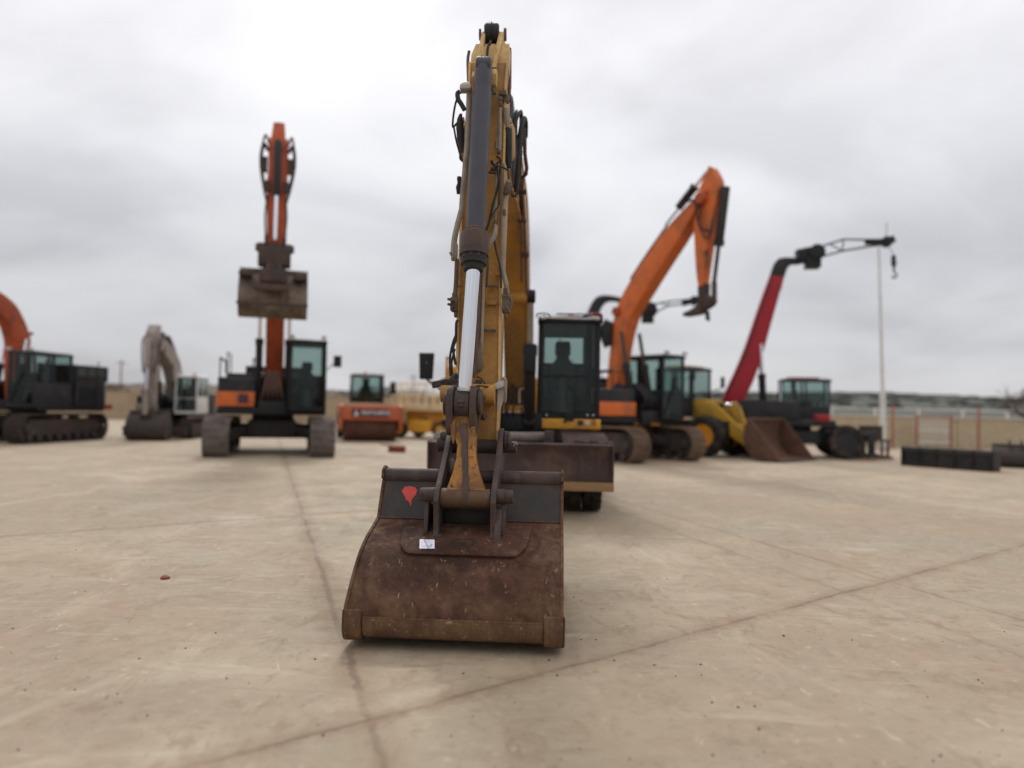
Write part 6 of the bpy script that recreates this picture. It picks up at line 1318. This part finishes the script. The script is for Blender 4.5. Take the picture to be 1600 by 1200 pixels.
# boundary wall left and middle
def wall(name, label, a, c, h, th, mat, posts, group=None):
    a = Vector((a[0], a[1], 0)); c = Vector((c[0], c[1], 0)); d = (c-a); L_ = d.length; T = Thing(name, label, 'wall', a, math.degrees(math.atan2(d.y, d.x)), group)
    b = MB(); b.box(0, L_, -th/2, th/2, 0, h); b.build('wall_panel', mat, T.o)
    b = MB(); b.box(0, L_, -th/2-0.04, th/2+0.04, h+0.003, h+0.08); b.build('coping', mat, T.o)
    b = MB(); k = 0
    while k*posts <= L_: b.box(k*posts-0.12, k*posts+0.12, -th/2-0.05, -th/2-0.003, 0, h-0.01); k += 1
    b.build('pilasters', mat, T.o); return T
wall('boundary_wall', 'long tan block wall closing the yard behind the machines on the left', (-60, 56), (12, 56), 2.05, 0.2, 'wallbrown', 4.0)
wall('boundary_wall', 'beige block wall behind the red gate on the right', (14.2, 37.0), (42, 35.2), 1.42, 0.2, 'wall', 4.0)
# gate in red frame
gx = W(1427, 680, 36.2); T = Thing('gate', 'small red framed gate with white bars in front of the beige wall', 'gate', (W(1427, 680, 35.9).x, 35.6, 0), -3.5)
b = MB()
for x in (0, 1.6): b.box(x-0.05, x+0.05, -0.05, 0.05, 0, 1.62)
b.box(0.05, 1.55, -0.04, 0.04, 1.5, 1.58); b.build('gate_frame', 'redgate', T.o)
b = MB()
for k in range(11): x = 0.12+k*0.136; b.box(x-0.015, x+0.015, -0.015, 0.015, 0.25, 1.5)
b.box(0.06, 1.54, -0.03, 0.03, 0.25, 0.33); b.box(0.06, 1.54, -0.02, 0.02, 0.85, 0.9); b.build('gate_bars', 'whitepaint', T.o)
T = Thing('fence', 'pale post and rail fence running behind the beige wall on the right', 'fence', (14.5, 38.5, 0), -3.5)
for k in range(12):
    b = MB(); x = k*2.2; b.box(x-0.05, x+0.05, -0.05, 0.05, 0, 1.95); b.build('post', 'whitepaint', T.o)
b = MB(); b.box(0, 24.2, -0.06, -0.051, 1.45, 1.52); b.box(0, 24.2, -0.06, -0.051, 1.86, 1.93); b.build('rail', 'whitepaint', T.o)
for (px, yt, yb_, lbl) in ((1395, 634, 687, 'red steel post beside the foot of the tall white pole'), (1529, 636, 686, 'red steel post standing right of the red framed gate')):
    a = W(px, yt, 34.6); g_ = Vector((a.x, 34.6, 0)); T = Thing('steel_post', lbl, 'post', g_)
    b = MB(); b.box(-0.05, 0.05, -0.05, 0.05, 0.015, a.z); b.build('shaft', 'redgate', T.o, 0.01); b = MB(); b.box(-0.16, 0.16, -0.16, 0.16, 0, 0.04); b.build('base_plate', 'redgate', T.o); b = MB(); b.box(-0.06, 0.06, -0.06, 0.06, a.z+0.002, a.z+0.03); b.build('cap', 'redgate', T.o)
# light pole
T = Thing('light_pole', 'tall thin white yard pole with a thicker lower sleeve, left of the red gate', 'pole', (W(1380, 650, 33).x, 33, 0))
tp = T.i @ W(1373, 382, 33); md = T.i @ W(1379, 605, 33)
b = MB(); b.lathe((0, 0, 0), md, [(0, 0.13), (0.96, 0.12), (1, 0.08)], 14); b.build('lower_sleeve', 'whitepaint', T.o)
b = MB(); b.lathe(md, tp, [(0, 0.075), (1, 0.045)], 12); b.build('mast', 'whitepaint', T.o)
b = MB(); b.bar(tp+Vector((-0.25, 0, 0)), tp+Vector((0.25, 0, 0)), 0.05, 0.05); b.build('cross_arm', 'whitepaint', T.o)
for sx in (-1, 1): b = MB(); b.box(tp.x+sx*0.22-0.08, tp.x+sx*0.22+0.08, -0.12, 0.1, tp.z+0.03, tp.z+0.12); b.build('lamp_head', 'lightgrey', T.o, 0.01)
b = MB(); b.box(-0.22, 0.22, -0.22, 0.22, 0, 0.05); b.build('base_plate', 'trackgrey', T.o)
# distant utility poles
for px, top, Y, lbl in ((190, 562, 90, 'thin dark utility pole far behind the left machines'), (646, 585, 110, 'thin far pole above the scissor lift')):
    a = W(px, top, Y); T = Thing('utility_pole', lbl, 'pole', (a.x, Y, 0), 0, 'far utility poles'); b = MB(); b.lathe((0, 0, 0), (0, 0, a.z), [(0, 0.14), (1, 0.09)], 8); b.build('shaft', 'timber', T.o); b = MB(); b.bar((-0.7, 0, a.z-0.4), (0.7, 0, a.z-0.4), 0.1, 0.1); b.build('cross_arm', 'timber', T.o)
# long dark slab attachment
a = G(1410, 727); c = G(1551, 737.5); d = (c-a); T = Thing('blade_attachment', 'long dark ribbed steel blade lying on the concrete at the right', 'blade', a, math.degrees(math.atan2(d.y, d.x))); L_ = d.length
b = MB(); b.prism([(0.0, 0.0), (0.02, 0.28), (0.0, 0.58), (0.10, 0.60), (0.45, 0.50), (0.5, 0.0)], 0, L_); bd = b.build('beam', 'blackhouse', T.o, 0.02)
for k in range(6): b = MB(); x = L_*k/5; b.box(x-0.03, x+0.03, -0.05, 0.5, 0.0, 0.6); b.build('rib', 'darksteel', bd, 0.01)
b = MB(); b.box(0.02, L_-0.02, -0.035, -0.003, 0.06, 0.10); b.box(0.02, L_-0.02, -0.035, -0.003, 0.46, 0.52); b.build('edge_strip', 'trackdark', bd, 0.004)
# stand with dark box beside the telehandler
g_ = G(1362, 716); T = Thing('equipment_stand', 'low rusty steel stand carrying a dark box, left of the long ribbed blade', 'stand', g_, -4)
b = MB(); b.box(-0.55, 0.55, -0.3, 0.3, 0.62, 0.70)
for x in (-0.5, 0.42):
    for y in (-0.28, 0.2): b.box(x, x+0.08, y, y+0.08, 0.06, 0.62)
b.box(-0.6, 0.6, -0.34, -0.24, 0, 0.1); b.box(-0.6, 0.6, 0.2, 0.3, 0, 0.1); b.build('frame', 'rust', T.o, 0.01)
T2 = Thing('tool_box', 'dark metal box sitting on top of the low rusty stand', 'box', (g_.x-0.02, g_.y, 0.70), -4)
b = MB(); b.box(-0.36, 0.32, -0.22, 0.22, 0, 0.42); b.build('body', 'trackdark', T2.o, 0.03); b = MB(); b.box(-0.38, 0.34, -0.24, 0.24, 0.423, 0.48); b.build('lid', 'trackdark', T2.o, 0.02)
g_ = G(1335, 712); T = Thing('counterweight_block', 'black ballast block with lifting lug right of the telehandler wheels', 'ballast', g_, 0)
b = MB(); b.loft([[(-0.3, -0.3, 0), (0.3, -0.3, 0), (0.3, 0.3, 0), (-0.3, 0.3, 0)], [(-0.3, -0.3, 0.7), (0.3, -0.3, 0.7), (0.3, 0.3, 0.7), (-0.3, 0.3, 0.7)], [(-0.2, -0.2, 0.85), (0.2, -0.2, 0.85), (0.2, 0.2, 0.85), (-0.2, 0.2, 0.85)]]); b.build('block', 'blackhouse', T.o, 0.03); b = MB(); b.pipe([(-0.08, 0, 0.84), (-0.08, 0, 0.98), (0.08, 0, 0.98), (0.08, 0, 0.84)], 0.02); b.build('lug', 'blackhouse', T.o)
# ditching bucket at far right edge
g_ = G(1588, 731); T = Thing('spare_bucket', 'brown rusty excavator bucket lying behind the end of the ribbed blade', 'bucket', (g_.x, g_.y, 0), -25)
metric_bucket(T, (0.2, 0.74), math.radians(0), 1.2, 0.65, 'trackdark', name='shell')
# white tarp heap on dark pallet
for px, lbl in ((1542, 'white tarpaulin bundle on a pallet, between the right red post and the bare tree'), (1594, 'white tarpaulin bundle on a pallet under the bare tree')):
    g_ = G(px, 700); T = Thing('tarp_bundle', lbl, 'tarp', g_, 10, 'tarpaulin bundles')
    b = MB(); random.seed(px); n = 12; rings = []
    for z, r_ in ((0.16, 0.55), (0.3, 0.6), (0.5, 0.48), (0.66, 0.26), (0.70, 0.1)): rings.append([(math.cos(2*math.pi*k/n)*r_*random.uniform(.85, 1.1), math.sin(2*math.pi*k/n)*r_*0.6*random.uniform(.85, 1.1), z) for k in range(n)])
    b.loft(rings); b.build('tarpaulin', 'carwhite', T.o, sharp=80)
    b = MB()
    for y in (-0.35, 0, 0.3): b.box(-0.6, 0.6, y, y+0.09, 0, 0.1)
    for k in range(6): b.box(-0.6+k*0.21, -0.45+k*0.21, -0.38, 0.42, 0.103, 0.13)
    b.build('pallet', 'timber', T.o)
# rust red block and splinter on the concrete
g_ = G(619, 707); T = Thing('block', 'rust red block lying alone on the concrete in front of the roller', 'block', g_, 0)
b = MB(); b.loft([[(-0.25, 0, 0), (0.25, 0, 0), (0.27, 0.3, 0), (-0.27, 0.3, 0)], [(-0.275, -0.01, 0.05), (0.265, -0.01, 0.05), (0.28, 0.3, 0.05), (-0.28, 0.3, 0.05)], [(-0.27, 0, 0.2), (0.27, 0, 0.2), (0.27, 0.3, 0.2), (-0.27, 0.3, 0.2)], [(-0.2, 0.04, 0.225), (0.22, 0.04, 0.22), (0.22, 0.27, 0.22), (-0.2, 0.27, 0.225)]]); b.build('body', 'brick', T.o, 0.015)
b = MB(); q0 = G(594, 695); q1 = G(614, 697.5); b.loft([[q0+Vector((0, -0.02, 0.004)), q0+Vector((0, 0.02, 0.004)), q0+Vector((0, 0.02, 0.03)), q0+Vector((0, -0.02, 0.03))], [q1+Vector((0, -0.05, 0.004)), q1+Vector((0, 0.05, 0.004)), q1+Vector((0, 0.05, 0.06)), q1+Vector((0, -0.05, 0.06))]]); single('wood_splinter', 'thin dark splinter of wood lying beside the rust red block', 'stick', b, 'timber')
g_ = G(258, 904); b = MB(); random.seed(2); n = 7; b.loft([[(g_.x+math.cos(2*math.pi*k/n)*r_*random.uniform(.8, 1.2), g_.y+math.sin(2*math.pi*k/n)*r_*random.uniform(.8, 1.2), z) for k in range(n)] for z, r_ in ((0.0, 0.035), (0.012, 0.042), (0.028, 0.02))]); single('stone', 'small reddish brown stone alone on the concrete at the left', 'stone', b, 'brick')
# bare tree on the right edge
def bare_tree(loc, h, seed, label):
    random.seed(seed); T = Thing('bare_tree', label, 'tree', loc)
    tr_ = MB(); cr_ = MB()
    def br(p, d, l, r, dep):
        q = p+d*l; m_ = (p+q)/2+Vector((random.uniform(-1, 1), random.uniform(-1, 1), 0))*l*0.06
        (tr_ if dep < 2 else cr_).pipe([p, m_, q], r, n=6 if dep < 2 else 3, sub=2)
        if dep >= 5: return
        for k in range(4 if dep < 4 else 3):
            a = random.uniform(0, 6.28); s_ = random.uniform(0.35, 0.85); nd = (d+Vector((math.cos(a)*s_, math.sin(a)*s_, random.uniform(-0.1, 0.3)))).normalized(); br(p+(q-p)*random.uniform(0.45, 1.0), nd, l*random.uniform(0.6, 0.78), r*0.58, dep+1)
    br(Vector((0, 0, 0)), Vector((0, 0, 1)), h*0.32, 0.10, 0); tr_.build('trunk', 'twig', T.o); cr_.build('crown', 'twig', T.o)
q = W(1634, 690, 33.5); bare_tree((q.x, 33.5, 0), 4.5, 5, 'leafless reddish brown tree at the right edge of the picture')
# bushes along the left rise (distinct dark clumps)
def bush(loc, w, h, seed, label, mat='leafdark', group=None):
    random.seed(seed); T = Thing('bush', label, 'bush', loc, 0, group); st = MB(); lf = MB()
    for k in range(5): a = random.uniform(0, 6.28); st.pipe([(0, 0, 0), (math.cos(a)*w*0.15, math.sin(a)*w*0.15, h*0.4), (math.cos(a)*w*0.3, math.sin(a)*w*0.3, h*0.8)], 0.04, n=5, sub=2)
    st.build('stems', 'twig', T.o)
    for k in range(900):
        a = random.uniform(0, 6.28); r_ = random.random()**0.5; z = random.uniform(0.1, 1.0); rr = w*0.5*r_*math.sqrt(max(0.05, 1-(z-0.4)**2*1.6)); c = Vector((math.cos(a)*rr, math.sin(a)*rr, h*z)); u = Vector((random.uniform(-1, 1), random.uniform(-1, 1), random.uniform(-1, 1))).normalized(); v = u.orthogonal().normalized(); s_ = random.uniform(0.06, 0.15)
        i = len(lf.v); lf.v += [c-u*s_, c+v*s_*0.6, c+u*s_, c-v*s_*0.6]; lf.f.append((i, i+1, i+2, i+3))
    lf.build('foliage', mat, T.o)
for i, (px, Y, w, h, lb) in enumerate(((598, 62, 3.2, 3.0, 'dark bush showing right behind the roller cab'), (556, 64, 5, 2.6, 'broad dark bush behind the left side of the roller cab'), (640, 70, 6, 3.0, 'brownish bush behind the far end of the scissor lift'), (160, 60, 5, 2.7, 'bush behind the wall right of the far left excavator'), (1240, 60, 5, 3.2, 'bush behind the telehandler cab'))):
    q = W(px, 640, Y); bush((q.x, Y, 0), w, h, 30+i, lb, 'leafdark' if i < 2 else 'scrub', 'bushes behind the yard wall')
